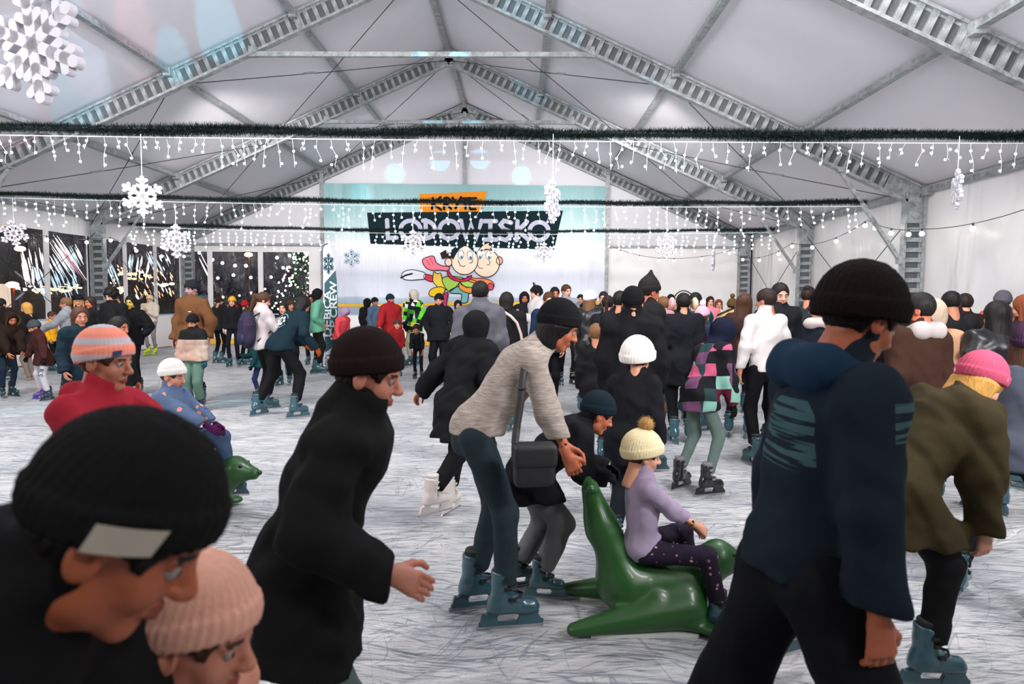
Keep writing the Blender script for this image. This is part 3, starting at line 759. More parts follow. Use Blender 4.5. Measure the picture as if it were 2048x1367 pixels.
# wind bracing cables
blk = solid((60, 60, 62), .5, .5)
def cable(a, b, lbl):
    a = V(a); b = V(b); t = empty('brace_cable', a, label=lbl, category='cable', group='wind bracing cables')
    d = b-a; mid = d*.42; s = d.length
    MB().tube([(0, 0, 0), tuple(d*.5-V((0, 0, .02))), tuple(d)], .009, 5).build('wire', blk, t)
    u = d.normalized(); MB().tube([mid-u*.16, mid-u*.12, mid+u*.12, mid+u*.16], [.012, .024, .024, .012], 6).build('turnbuckle', alu, t)
def rp(u, Y): return (TX+u*W_, Y, slope(u)-.30)
for bi, (y0, y1, nm) in enumerate(((8.4, 13.4, 'nearest full bay'), (13.4, 18.4, 'middle bay'), (18.4, 23.4, 'bay at the gable'))):
    if bi == 0: continue
    for s, sn in ((-1, 'left'), (1, 'right')):
        for a, b, w_ in ((0, .5, 'upper'), (.5, 1, 'lower')):
            cable(rp(s*a, y0), rp(s*b, y1), 'thin roof cable falling to the eave, %s %s slope, %s' % (w_, sn, nm))
            cable(rp(s*b, y0), rp(s*a, y1), 'thin roof cable rising to the ridge, %s %s slope, %s' % (w_, sn, nm))
        x = TX+s*(W_-.15)
        cable((x, y0, 3.4), (x, y1, .3), 'thin wall cable sloping down away, %s wall, %s' % (sn, nm)); cable((x, y0, .3), (x, y1, 3.4), 'thin wall cable sloping up away, %s wall, %s' % (sn, nm))

# ---- walls
def drape(p0, p1, z0, z1, amp, seed, mat, nm='wall_sheet', parent=None, nx=40, nz=16, nrm=None, tiltk=.5):
    p0 = V((*p0, 0)); p1 = V((*p1, 0)); d = p1-p0; nr = V((-d.y, d.x, 0)).normalized() if nrm is None else V(nrm); vs = []
    for i in range(nx+1):
        for j in range(nz+1):
            a = i/nx; b = j/nz; z = z0+(z1-z0)*b; s = a*d.length
            q = (s+tiltk*z)*3.1+seed; q2 = (s-tiltk*.8*z)*5.3+seed*2
            off = amp*(.6*math.sin(q)+.4*math.sin(q2))*math.sin(PI*min(1, max(0, a)))**.4*(1-.6*b)
            p = p0+d*a+nr*off; vs.append((p.x, p.y, z))
    fs = [(i*(nz+1)+j, (i+1)*(nz+1)+j, (i+1)*(nz+1)+j+1, i*(nz+1)+j+1) for i in range(nx) for j in range(nz)]
    return obj(nm, mesh(nm, vs, fs, [mat]), parent)
xr = TX+W_+.1; xl = TX-W_-.1
wr = empty('wall_right', kind='structure'); wl = empty('wall_left', kind='structure'); wb = empty('wall_back', kind='structure')
for i, (y0, y1) in enumerate(((-11.6, -6.6), (-6.6, -1.6), (-1.6, 3.4), (3.4, 8.4), (8.4, 13.4), (13.4, 18.4), (18.4, 23.4))):
    drape((xr, y0), (xr, y1), 0, H_EV+.08, .035, i*2.1, sidem, 'wall_sheet', wr)
WZ0, WZ1 = .85, 3.27
def clear_mat():
    m, nt, b = newmat('clear_pvc'); nt.nodes.remove(b); o = nt.nodes['Material Output']
    tr = N(nt, 'ShaderNodeBsdfTransparent'); tr.inputs[0].default_value = (.78, .76, .78, 1); gl = N(nt, 'ShaderNodeBsdfGlossy'); gl.inputs['Roughness'].default_value = .07
    mx = N(nt, 'ShaderNodeMixShader'); n = noise(nt, coords(nt, (2, 2, .5), (.75, 0, 0)), 3.2, 3, .6, .8)
    bp = N(nt, 'ShaderNodeBump'); bp.inputs['Strength'].default_value = .9; bp.inputs['Distance'].default_value = .09; L(nt, n, bp.inputs['Height']); L(nt, bp.outputs[0], gl.inputs['Normal'])
    fr = N(nt, 'ShaderNodeLayerWeight'); fr.inputs['Blend'].default_value = .25; L(nt, bp.outputs[0], fr.inputs['Normal'])
    L(nt, mth(nt, 'ADD', mth(nt, 'MULTIPLY', fr.outputs['Fresnel'], .55), .06), mx.inputs[0]); L(nt, tr.outputs[0], mx.inputs[1]); L(nt, gl.outputs[0], mx.inputs[2]); L(nt, mx.outputs[0], o.inputs[0]); return m
clearm = clear_mat()
for i, (y0, y1) in enumerate(((-11.6, -6.6), (-6.6, -1.6), (-1.6, 3.4), (3.4, 8.4), (8.4, 13.4), (13.4, 18.4), (18.4, 23.4))):
    if i < 4: drape((xl, y0), (xl, y1), 0, H_EV+.08, .035, i*1.7, sidem, 'wall_sheet', wl); continue
    drape((xl, y0), (xl, y1), WZ1, H_EV+.08, .05, i*1.7+.4, sidem, 'valance', wl, nz=6); drape((xl, y0), (xl, y1), 0, WZ0, .02, i, wallm, 'skirt_sheet', wl, nz=4)
    wn = empty('window_%d' % (i-3), kind='structure')
    for j in range(3):
        a = y0+5/3*j; b = a+5/3; drape((xl+.01, a+.07), (xl+.01, b-.07), WZ0, WZ1, .05, i+j*1.3, clearm, 'pane', wn, nx=16, nz=16, tiltk=.9)
        mb = MB()
        for yy in (a, b-.02 if j == 2 else None):
            if yy is not None: mb.box((xl+.02, yy+.01, (WZ0+WZ1)/2), (.04, .16, WZ1-WZ0))
        mb.build('window_bar', wallm, wn)
# gable: posts at +-5 and the ridge, rail at 3.35
GY = 23.5
gx = (TX-W_, TX-5, TX+5, TX+W_)
tri = lambda x: slope((x-TX)/W_)+.05
zt = 3.48
vs = [(gx[0], GY, zt), (gx[3], GY, zt), (gx[3], GY, tri(gx[3])), (TX, GY, H_AP+.05), (gx[0], GY, tri(gx[0]))]
obj('gable_sheet', mesh('gable_sheet', vs, [(0, 1, 2, 3, 4)], [roofm]), wb)
drape((gx[1], GY), (gx[3], GY), 0, zt, .015, 3, wallm, 'wall_sheet', wb, nx=60)
drape((gx[0], GY), (gx[1], GY), 0, .9, .01, 3, wallm, 'wall_sheet', wb, nx=20, nz=4)
drape((gx[0], GY), (gx[1], GY), 3.22, zt, .005, 1, wallm, 'valance', wb, nx=20, nz=3)
wn = empty('window_4', kind='structure')
bars = [atY(p, 560, GY).x for p in (372, 421, 522, 637)]
for j, (a, b) in enumerate(zip(bars[:-1], bars[1:])):
    l_ = a+(.08 if j else .0); r_ = b-(.09 if j < 2 else .24)
    drape((l_, GY), (r_, GY), .9, 3.22, .06, j*2.2, clearm, 'pane', wn, nx=16, nz=16, tiltk=-.9)
for j, p in enumerate(bars):
    w2 = (.1, .18, .18, .5)[j]; MB().box((p-(.08 if j == 3 else 0), GY-.01, 2.06), (w2, .03, 2.34)).build('window_bar', wallm, wn)
tr = empty('trim_1', kind='structure')
for x in (gx[1], gx[2]): MB().box((x, GY-.14, tri(x)/2-.1), (.10, .10, tri(x)-.2)).box((x, GY-.2, tri(x)/2-.1), (.14, .015, tri(x)-.2)).build('gable_post', alu, tr)
zb = atY(925, 372, GY).z
MB().box((TX, GY-.14, (zb+H_AP-.3)/2), (.11, .10, H_AP-.3-zb)).build('gable_post', alu, tr)
for a, b in ((gx[0]+.3, gx[1]), (gx[2], gx[3]-.3)): MB().box(((a+b)/2, GY-.1, zt), (b-a, .08, .07)).build('gable_rail', alu, tr)

# ---- dasher boards round the rink, panel by panel
bw = solid((226, 222, 222), .3, spec=.5, name='board_plastic'); by = solid((226, 176, 52), .4); bg = solid((150, 170, 185), .4)
def board(p0, p1, lbl, grp):
    p0 = V((*p0, 0)); p1 = V((*p1, 0)); d = p1-p0; t = empty('rink_board', p0, math.atan2(d.y, d.x), label=lbl, category='rink board', group=grp); l = d.length
    MB().box((l/2, 0, .53), (l-.015, .045, 1.0)).build('panel', bw, t)
    MB().box((l/2, -.03, .11), (l-.015, .02, .20)).build('kick_strip', by, t)
    MB().box((l/2, 0, 1.045), (l-.01, .07, .035)).build('top_rail', bg, t)
bx0, bx1, bY = -11.35, 7.75, 22.35
n = 8
for i in range(n):
    a = bx0+(bx1-bx0)*i/n; b = bx0+(bx1-bx0)*(i+1)/n
    board((a, bY), (b, bY), 'white rink board with yellow kick strip, '+('in the left corner', 'below the clear gable windows', 'beside the feather flag', 'below the left half of the banner', 'below the cartoon skaters', 'below the right half of the banner', 'below the right edge of the banner', 'below the plain gable panel')[i], 'rink boards at the gable end')
for i in range(7):
    a = 5.55+2.4*i; board((bx0, a+2.4), (bx0, a), 'white rink board with yellow kick strip along the windowed wall', 'rink boards along the window wall')
for i in range(7):
    a = 5.55+2.4*i; board((bx1, a), (bx1, a+2.4), 'white rink board behind the crowd along the plain white wall', 'rink boards along the white wall')

# ------------------------------------------------------------------ banner on the gable
BY = GY-.22
def flat(px_pts, mat, lvl, nm, parent):
    """print on the banner: outline given as seen, laid on the cloth plane"""
    vs = [atY(x, y, BY-.004*lvl) for x, y in px_pts]
    o = obj(nm, mesh(nm, vs, [tuple(range(len(vs)))], [mat], smooth=False), parent); return o
def stroke_mesh(mb, pts, w, mi=0):
    """round-ended pen stroke in the xz plane; pts = list of Vector"""
    pts = [p for i, p in enumerate(pts) if i == 0 or (p-pts[i-1]).length > 1e-5]
    closed = (pts[0]-pts[-1]).length < 1e-4 and len(pts) > 3
    if closed: pts = pts[:-1]
    nn = len(pts); L_, R__ = [], []
    nrm = lambda d: V((-d.z, 0, d.x)).normalized()
    for i, p in enumerate(pts):
        a = pts[i-1] if (i or closed) else None; b = pts[(i+1) % nn] if (i < nn-1 or closed) else None
        n1 = nrm(p-a) if a is not None else nrm(b-p); n2 = nrm(b-p) if b is not None else n1
        m_ = (n1+n2); m_ = m_.normalized() if m_.length > .2 else n1; k_ = min(1.6, 1/max(.3, m_.dot(n1))); L_.append(p+m_*w/2*k_); R__.append(p-m_*w/2*k_)
    mb.add(L_+R__, [(i, (i+1) % nn, nn+(i+1) % nn, nn+i) for i in range(nn if closed else nn-1)], mi)
    if not closed:
        for p, q, sgn in ((pts[0], pts[1], -1), (pts[-1], pts[-2], -1)):
            d = (p-q).normalized(); n = nrm(d)
            mb.add([p+(n*math.cos(t)+d*math.sin(t))*w/2 for t in np.linspace(0, PI, 8)], [tuple(range(8))], mi)
def arc(cx, cy, rx, ry, a0, a1, n=14): return [(cx+rx*math.cos(math.radians(a0+(a1-a0)*i/n)), cy+ry*math.sin(math.radians(a0+(a1-a0)*i/n))) for i in range(n+1)]
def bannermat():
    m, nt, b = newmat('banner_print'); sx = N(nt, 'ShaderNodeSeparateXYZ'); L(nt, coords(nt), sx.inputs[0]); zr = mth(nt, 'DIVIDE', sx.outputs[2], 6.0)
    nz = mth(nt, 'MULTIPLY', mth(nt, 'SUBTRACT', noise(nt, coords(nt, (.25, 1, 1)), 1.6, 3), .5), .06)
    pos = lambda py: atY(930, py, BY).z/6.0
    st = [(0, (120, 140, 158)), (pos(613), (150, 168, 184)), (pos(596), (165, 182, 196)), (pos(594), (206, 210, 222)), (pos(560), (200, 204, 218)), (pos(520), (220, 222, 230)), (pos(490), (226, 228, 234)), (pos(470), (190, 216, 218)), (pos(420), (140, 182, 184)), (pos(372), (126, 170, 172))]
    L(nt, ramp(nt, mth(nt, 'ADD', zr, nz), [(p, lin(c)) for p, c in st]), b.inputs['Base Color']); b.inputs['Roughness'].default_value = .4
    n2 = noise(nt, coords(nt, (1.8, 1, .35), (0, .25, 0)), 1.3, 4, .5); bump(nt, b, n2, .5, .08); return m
ban = empty('banner', (0, BY, 0), label='large mint and white rink banner hung on the gable wall', category='banner')
def pc(me_obj):                          # keep world position while parented to the banner root
    me_obj.data.transform(Matrix.Translation((0, -BY, 0)))
TLb, TRb = atY(647, 366, BY), atY(1212, 372, BY)
vs = []
for i in range(41):
    for j in range(17):
        x = TLb.x+(TRb.x-TLb.x)*i/40; z = .55+(TLb.z+(TRb.z-TLb.z)*i/40-.55)*j/16
        vs.append((x, .012*math.sin(x*2.6+z)+.008*math.sin(x*5-z*2)+.02, z))
fs = [(i*17+j, (i+1)*17+j, (i+1)*17+j+1, i*17+j+1) for i in range(40) for j in range(16)]
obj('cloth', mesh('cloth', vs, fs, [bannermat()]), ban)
def P_(pts, c, lvl, nm, rough=.5):
    m = solid(c, .8, spec=.12) if isinstance(c, tuple) else c
    o = flat(pts, m, lvl+3, nm, ban); pc(o); return o
def S_(strokes, c, w, lvl, nm, em=None):
    mb = MB()
    for k_, s_ in enumerate(strokes): stroke_mesh(mb, [atY(x, y, BY-.004*(lvl+3)-.0006*k_) for x, y in s_], w)
    o = mb.build(nm, [solid(c, .8, spec=.12)], ban); pc(o); return o
P_([(838, 388), (974, 382), (962, 424), (841, 424)], (228, 140, 38), 1, 'orange_plaque')
P_([(734, 425), (1126, 421), (1108, 499), (741, 487)], (18, 38, 44), 2, 'dark_plaque')
# KRYTE
lw = .085; T = lambda x, y: (x, y)
S_([[(866, 396), (864, 417)], [(881, 394), (866, 408), (882, 419)]], (22, 20, 20), lw, 3, 'letter_k')
S_([[(888, 418), (889, 396)], arc(892, 401, 8, 6, -90, 90, 8)+[(889, 407)], [(892, 408), (902, 417)]], (22, 20, 20), lw, 3, 'letter_r')
S_([[(905, 395), (913, 407)], [(922, 394), (911, 416)]], (22, 20, 20), lw, 3, 'letter_y')
S_([[(922, 397), (940, 396)], [(932, 397), (931, 417)]], (22, 20, 20), lw, 3, 'letter_t')
S_([[(952, 396), (940, 397), (939, 418), (951, 418)], [(940, 407), (949, 407)]], (22, 20, 20), lw, 3, 'letter_e')
lw = .15; c = (188, 188, 204)
S_([[(774, 440), (776, 476), (793, 475)]], c, lw, 4, 'letter_l')
S_([arc(821, 459, 20, 18, 0, 360, 20)], c, lw, 4, 'letter_o')
S_([[(851, 440), (852, 477)], [(846, 441)]+arc(848, 459, 22, 18, -80, 80, 10)+[(846, 477)]], c, lw, 4, 'letter_d')
S_([arc(898, 459, 19, 18, 0, 360, 20)], c, lw, 4, 'letter_o')
S_([[(922, 441), (931, 477), (942, 446), (953, 477), (963, 441)]], c, lw, 4, 'letter_w')
S_([[(969, 442), (992, 442)], [(981, 442), (980, 479)], [(968, 479), (993, 479)]], c, lw, 4, 'letter_i')
S_([[(1022, 445), (1008, 441), (1001, 449), (1008, 458), (1019, 462), (1022, 471), (1012, 480), (998, 476)]], c, lw, 4, 'letter_s')
S_([[(1035, 442), (1033, 480)], [(1054, 443), (1036, 461), (1057, 479)]], c, lw, 4, 'letter_k')
S_([arc(1078, 462, 19, 18, 0, 360, 20)], c, lw, 4, 'letter_o')
P_([(647, 607), (760, 608), (900, 604), (1000, 603), (1105, 604), (1212, 603), (1212, 608), (1105, 610), (1000, 610), (900, 610), (760, 613), (647, 613)], (236, 182, 52), 1, 'printed_line')
# two plain cartoon skaters
ol = (30, 34, 44)
def smooth(p, k=4):
    n = len(p); out = []
    for i in range(n):
        a, b, c, d = p[i-1], p[i], p[(i+1) % n], p[(i+2) % n]
        for j in range(k):
            t = j/k; out.append(tuple(.5*(2*b[q]+(c[q]-a[q])*t+(2*a[q]-5*b[q]+4*c[q]-d[q])*t*t+(3*b[q]-a[q]-3*c[q]+d[q])*t**3) for q in (0, 1)))
    return out
def fig(pts, c, lvl, nm, w=.028):
    if len(pts) < 14: pts = smooth(pts)
    P_(pts, c, lvl, nm); S_([pts+[pts[0]]], ol, w, lvl+.5, 'outline')
fig([(803, 551), (808, 543), (822, 539), (836, 541), (850, 546), (849, 557), (836, 559), (820, 560), (808, 558)], (236, 236, 242), 4, 'skate_boot')
S_([[(802, 555), (812, 550), (824, 547)]], ol, .06, 5, 'skate_blade')
fig([(850, 548), (868, 553), (864, 563), (849, 557)], (222, 60, 84), 3.5, 'stocking')
fig([(866, 551), (868, 543), (874, 547), (881, 546), (884, 556), (892, 566), (890, 580), (880, 579), (872, 570), (866, 562)], (238, 204, 80), 5, 'skirt')
fig([(858, 585), (864, 577), (880, 573), (890, 578), (884, 589), (870, 593), (860, 591)], (240, 196, 40), 6, 'mitten')
fig([(884, 558), (896, 552), (925, 555), (918, 566), (908, 577), (899, 582), (890, 574)], (164, 200, 88), 6, 'green_jumper')
fig([(926, 556), (952, 562), (950, 574), (936, 574), (922, 568)], (176, 208, 96), 6.5, 'green_jumper')
fig([(920, 565), (932, 574), (948, 575), (942, 586), (926, 582), (918, 574)], (236, 152, 60), 7, 'orange_belt')
fig([(899, 581), (915, 573), (926, 578), (934, 584), (937, 586), (934, 604), (922, 604), (923, 588), (904, 586)], (116, 172, 172), 6, 'blue_trousers')
fig([(887, 590), (896, 584), (894, 600), (893, 612), (886, 612)], (186, 56, 100), 5, 'stocking')
fig([(936, 552), (948, 556), (964, 556), (980, 560), (988, 568), (984, 578), (972, 570), (956, 568), (934, 560)], (240, 140, 84), 7, 'orange_sleeve')
fig(arc(981, 573, 6, 7, 0, 330, 10), (212, 80, 96), 8, 'mitten')
fig([(896, 540), (905, 552), (925, 558), (943, 550), (938, 560), (920, 563), (903, 558), (895, 549)], (206, 48, 84), 9, 'pink_scarf')
fig([(845, 519), (860, 512), (868, 513), (872, 524), (884, 531), (898, 533), (896, 541), (880, 540), (862, 540), (850, 533)], (240, 124, 140), 8, 'pink_scarf')
S_([[(852, 519), (860, 530)], [(860, 515), (866, 528)]], (190, 60, 90), .02, 9, 'fold_line')
fig(arc(972, 526, 27, 28, 0, 345, 22), (250, 222, 196), 9, 'boy_face')
fig([(958, 501), (966, 490), (980, 484), (978, 489), (986, 494), (981, 497), (984, 500), (974, 499)], (238, 206, 178), 9.5, 'boy_hair')
fig(arc(999, 521, 6, 8, 0, 330, 10), (240, 180, 140), 8.5, 'ear')
fig(arc(929, 520, 27, 29, 0, 345, 24), (252, 228, 206), 10.5, 'girl_face')
P_([(902, 512), (903, 500), (913, 491), (928, 487), (940, 490), (949, 498), (953, 510), (946, 502), (932, 490), (920, 497), (912, 508), (906, 520)], (26, 40, 46), 12, 'girl_hair')
P_([(880, 506), (892, 499), (893, 507), (902, 503), (903, 517), (894, 515), (884, 518)], (50, 36, 36), 12, 'hair_tuft')
fig(arc(897, 524, 7, 8, 0, 330, 10), (248, 210, 186), 12, 'ear')
for cx, cy, l_ in ((922, 509, 13), (940, 510, 13), (959, 509, 11), (977, 510, 11)):
    P_(arc(cx, cy, 5.5, 9, 0, 340, 12), (244, 246, 248), l_, 'eye_white'); S_([arc(cx, cy, 5.5, 9, 0, 360, 12)], (120, 130, 140), .018, l_+.5, 'outline'); P_(arc(cx+1, cy+5, 2.6, 3.4, 0, 330, 9), (92, 132, 156), l_+1, 'pupil')
S_([[(916, 520), (920, 530), (927, 533), (930, 531)]], ol, .02, 14, 'smile'); S_([[(954, 528), (959, 536), (966, 536)]], ol, .02, 12, 'smile')
S_([arc(941, 521, 4, 5, -60, 120, 6)], ol, .02, 14, 'nose'); S_([arc(976, 525, 4, 5, -60, 120, 6)], ol, .02, 12, 'nose')
# printed flakes
def flake_pts(cx, cy, r, yy, w, mb, sq=1.0):
    for k in range(6):
        a = PI/2+k*PI/3; d = V((math.cos(a)*sq, 0, math.sin(a))); c0 = V((cx, yy-.0012*k, cy)); stroke_mesh(mb, [c0, c0+d*r], w); c0 = c0-V((0, .0006, 0))
        for q, l_ in ((.45, .32), (.72, .24)):
            for e in (-1, 1):
                b = a+e*PI/3.2; stroke_mesh(mb, [c0+d*r*q, c0+d*r*q+V((math.cos(b)*sq, 0, math.sin(b)))*r*l_], w)
for px, py, r in ((703, 516, .30),):
    q = atY(px, py, BY-.02); mb = MB(); flake_pts(q.x, q.z, r, q.y, .045, mb); o = mb.build('printed_snowflake', [solid((176, 196, 210), .5)], ban); pc(o)

# ------------------------------------------------------------------ feather flag
FY = 14.6
fl_b = ground(661, 742); fl = empty('feather_flag', (atY(661, 742, FY).x, FY, 0), label='tall teal and white feather flag standing on the ice', category='flag')
outl = [(641, 742), (643, 700), (641, 600), (640, 500), (643, 491), (650, 488), (657, 494), (664, 520), (668, 560), (671, 620), (671, 690), (668, 742)]
X0 = fl.location.x
def fpt(x, y, lv=0): q = atY(x, y, FY-.003*lv); return V((q.x-X0, q.y-FY, q.z))
fl_r = Matrix.Rotation(math.radians(0), 3, 'Z')
def fpoly(pts, c, lv, nm):
    vs = [fpt(x, y, lv) for x, y in pts]; return obj(nm, mesh(nm, vs, [tuple(range(len(vs)))], [solid(c, .6)], smooth=False), fl)
dx_ = 5
sh = lambda pts: [(x+dx_, y) for x, y in pts]
fpoly(sh([(641, 742), (643, 700), (641, 600), (640, 500), (643, 491), (650, 488), (657, 494), (664, 520), (668, 560), (671, 620), (671, 690), (668, 742)]), (190, 192, 198), 0, 'cloth')
fpoly(sh([(644, 566), (666, 540), (668.5, 560), (671, 620), (671, 686), (645, 705), (643.5, 640)]), (26, 72, 78), 1, 'teal_field')
def vtext(s, x, y0, y1, c, lv, nm):
    cu = bpy.data.curves.new('t', 'FONT'); cu.body = s; cu.offset = .02; cu.align_x = 'LEFT'; cu.size = 1
    o = bpy.data.objects.new('t', cu); C.objects.link(o); bpy.context.view_layer.update(); me = bpy.data.meshes.new_from_object(o.evaluated_get(bpy.context.evaluated_depsgraph_get())); bpy.data.objects.remove(o)
    xs = [v.co.x for v in me.vertices]; wl_ = max(xs)-min(xs); a = fpt(x, y0, lv); b = fpt(x, y1, lv); ln = (b-a).length; sc_ = ln/wl_; hgt = .155/ .73
    me.transform(Matrix.Rotation(PI/2, 4, 'X')@Matrix.Diagonal((sc_, hgt, 1, 1))); me.transform(Matrix.Rotation(-PI/2, 4, 'Y')); me.transform(Matrix.Translation(a))
    me.materials.append(solid(c, .6)); me.polygons.foreach_set('use_smooth', [False]*len(me.polygons)); return obj(nm, me, fl)
try:
    vtext('D\u0118BICA', 661.5, 674, 582, (205, 215, 215), 2, 'lettering'); vtext('ICE CREW', 674, 680, 563, (205, 215, 215), 2, 'lettering'); vtext('D\u0118BICA', 664, 736, 708, (60, 75, 80), 2, 'lettering')
except Exception as e: print('text', e)
mb = MB(); q = fpt(657, 527, 2); flake_pts(q.x, q.z, .22, q.y, .028, mb, .55); mb.build('printed_snowflake', [solid((40, 80, 88), .6)], fl)
MB().tube([fpt(644.5, 744), fpt(645, 600), fpt(644.5, 500), fpt(648, 490), fpt(655, 487)], .012, 6).build('pole', blk, fl)
MB().tube([V((-.3, 0, .02)), V((-.1, 0, .03)), V((.12, 0, .02))], .02, 6).box((-.1, 0, .015), (.4, .3, .03)).build('foot', blk, fl)
# ------------------------------------------------------------------ garlands, icicle lights, snowflakes, festoon bulbs
green = solid((14, 26, 26), .5, spec=.3, name='tinsel'); wht = solid((225, 235, 240), .4)
led = emis((.80, .95, 1.0), 9.0, 'led'); warm = emis((1.0, .93, .80), 14.0, 'bulb_glow')
def garland(a, b, sag, r, n, lbl, seed):
    rs = np.random.RandomState(seed); a = np.array(a); b = np.array(b); t = rs.rand(n)
    Ld = np.linalg.norm(b-a); c = a+(b-a)*t[:, None]; c[:, 2] -= sag*4*t*(1-t)+.012*np.sin(t*Ld*2.3)
    d = rs.normal(size=(n, 3)); d[:, 0] *= .8; d /= np.linalg.norm(d, axis=1)[:, None]
    rr = r*(.7+.45*rs.rand(n))*(1+.18*np.sin(t*Ld*1.7+seed)); q = np.cross(d, rs.normal(size=(n, 3))); q /= np.linalg.norm(q, axis=1)[:, None]
    tip = c+d*rr[:, None]; base = c+d*(rr*.05)[:, None]; v = np.concatenate([base+q*.005, base-q*.005, tip]); f = np.stack([np.arange(n), np.arange(n)+n, np.arange(n)+2*n], 1)
    t_ = empty('tinsel_garland', tuple(a), label=lbl, category='garland'); o = obj('needles', mesh('needles', v-a, f, [green], smooth=False), t_, kind='stuff')
    pts = [a+(b-a)*k/24-np.array([0, 0, sag*4*(k/24)*(1-k/24)])-a for k in range(25)]
    MB().tube(pts, r*.3, 7).build('core', green, t_); return a, b
def gp(a, b, sag, t): p = a+(b-a)*t; return V((p[0], p[1], p[2]-sag*4*t*(1-t)))
def strand_mesh(i, ln, rb):
    R_ = random.Random(i*31+5); n = max(2, int(ln/(.085 if rb < .015 else .11)+R_.random())); mb = MB(); pts = [V((0, 0, 0))]; x = 0; y = 0
    for k in range(n):
        x += R_.gauss(0, .024); y += R_.gauss(0, .018); pts.append(V((x, y, -ln*(k+1)/n)))
    mb.tube(pts+[pts[-1]+V((R_.gauss(0, .02), 0, -.03))], .0022, 4, 0)
    for p in pts[1:]: mb.ball((p.x+R_.gauss(0, .016), p.y, p.z+R_.gauss(0, .015)), rb, 7, 5, 1)
    return mb.mesh('light_strand', [wht, led], False)
def icicles(a, b, sag, r, step, lmin, lmax, rb, lbl, seed, zdown):
    R_ = random.Random(seed); t_ = empty('icicle_light_string', tuple(a), label=lbl, category='string lights', group='icicle lights under the garlands')
    Ln = np.linalg.norm(b-a); vs = [strand_mesh(seed*50+i, lmin+(lmax-lmin)*((i*.618) % 1), rb) for i in range(14)]
    pts = [gp(a, b, sag, k/60)+V((0, 0, -zdown))-V(a) for k in range(61)]; MB().tube(pts, .006, 5).build('cable', wht, t_)
    s = .05; k = 0
    while s < Ln-.05:
        p = gp(a, b, sag, s/Ln)+V((0, 0, -zdown)); o = obj('light_strand', vs[R_.randrange(14)], t_); o.location = p-V(a); o.rotation_euler = (0, 0, R_.random()*6.28); s += step*(.75+.5*R_.random()); k += 1
    return k
g1 = garland(atY(-260, 251, 8.4), atY(2290, 271, 8.4), .03, .10, 60000, 'longest dark tinsel garland, strung closest across the tent', 1)
icicles(*g1, .03, .085, .165, .12, .36, .0155, 'icicle lights hanging from the longest closest garland', 1, .095)
g2 = garland(atY(-140, 383, 13.4), atY(1732, 404, 13.4), .09, .085, 36000, 'dark tinsel garland in the middle, crossing the orange plaque', 2)
icicles(*g2, .09, .075, .22, .20, .58, .0195, 'icicle lights below the middle garland', 2, .08)
g3 = garland(atY(258, 447, 18.4), atY(1549, 458, 18.4), .12, .09, 22000, 'shortest dark tinsel garland, crossing the word on the dark plaque', 3)
icicles(*g3, .12, .085, .22, .32, .60, .024, 'icicle lights below the shortest farthest garland', 3, .085)

foam = solid((206, 203, 210), .6, name='foam')
def snowflake(px, py, Y, r, yaw, top_py, lbl, tilt=0):
    c = atY(px, py, Y); t = empty('snowflake', c, math.radians(yaw), label=lbl, category='snowflake', group='hanging foam snowflakes'); mb = MB(); th = .045*r/.28; w = .075*r/.28
    def rb(a, b, w):
        a = V(a); b = V(b); d = b-a; n_ = V((-d.z, 0, d.x)).normalized()*w/2; u = d.normalized()*w/2; ring = []
        for k in range(9):
            q = PI*k/8; ring.append(b+n_*math.cos(q)+u*math.sin(q))
        for k in range(9):
            q = PI*k/8; ring.append(a-n_*math.cos(q)-u*math.sin(q))
        mb.prism([(p.x, p.z) for p in ring], -th/2, th/2)
    for k in range(6):
        a = PI/2+k*PI/3+math.radians(tilt); d = V((math.cos(a), 0, math.sin(a))); rb((0, 0, 0), d*r*.93, w*.8)
        for q, l_ in ((.40, .25), (.70, .23)):
            for e in (-1, 1):
                b = a+e*PI/3.1; rb(d*r*q, d*r*q+V((math.cos(b), 0, math.sin(b)))*r*l_, w*.62)
    mb.build('flake', foam, t)
    ln = atY(px, top_py, Y).z-c.z; MB().tube([(0, 0, r*.9), (0, 0, ln)], .003 if Y < 6 else .005, 4).build('thread', wht, t)
snowflake(72, 92, 3.4, .285, -12, -300, 'big white foam snowflake hanging close by in the top left corner', 8)
snowflake(285, 392, 8.35, .245, 25, 268, 'white foam snowflake under the longest garland, covering the middle garland', 0)
snowflake(1105, 402, 8.35, .27, 68, 268, 'white foam snowflake turned edge-on, hanging over the banner')
snowflake(28, 466, 13.3, .26, 20, 395, 'white foam snowflake against the window farthest from the banner', 10)
snowflake(352, 482, 13.3, .33, 60, 408, 'white foam snowflake turned sideways before the corner column', 0)
snowflake(826, 487, 13.3, .27, 15, 412, 'foam snowflake hanging over the dark plaque of the banner', 0)
snowflake(1333, 492, 13.3, .24, 10, 412, 'foam snowflake facing out before the plain white gable panel', 0)
snowflake(1427, 516, 18.3, .34, 70, 462, 'small foam snowflake turned edge-on near the far right column', 0)
snowflake(1088, 505, 18.3, .28, 10, 462, 'small foam snowflake below the end of the dark plaque', 0)
snowflake(1914, 378, 8.35, .24, 70, 272, 'foam snowflake turned edge-on against the right eave', 0)

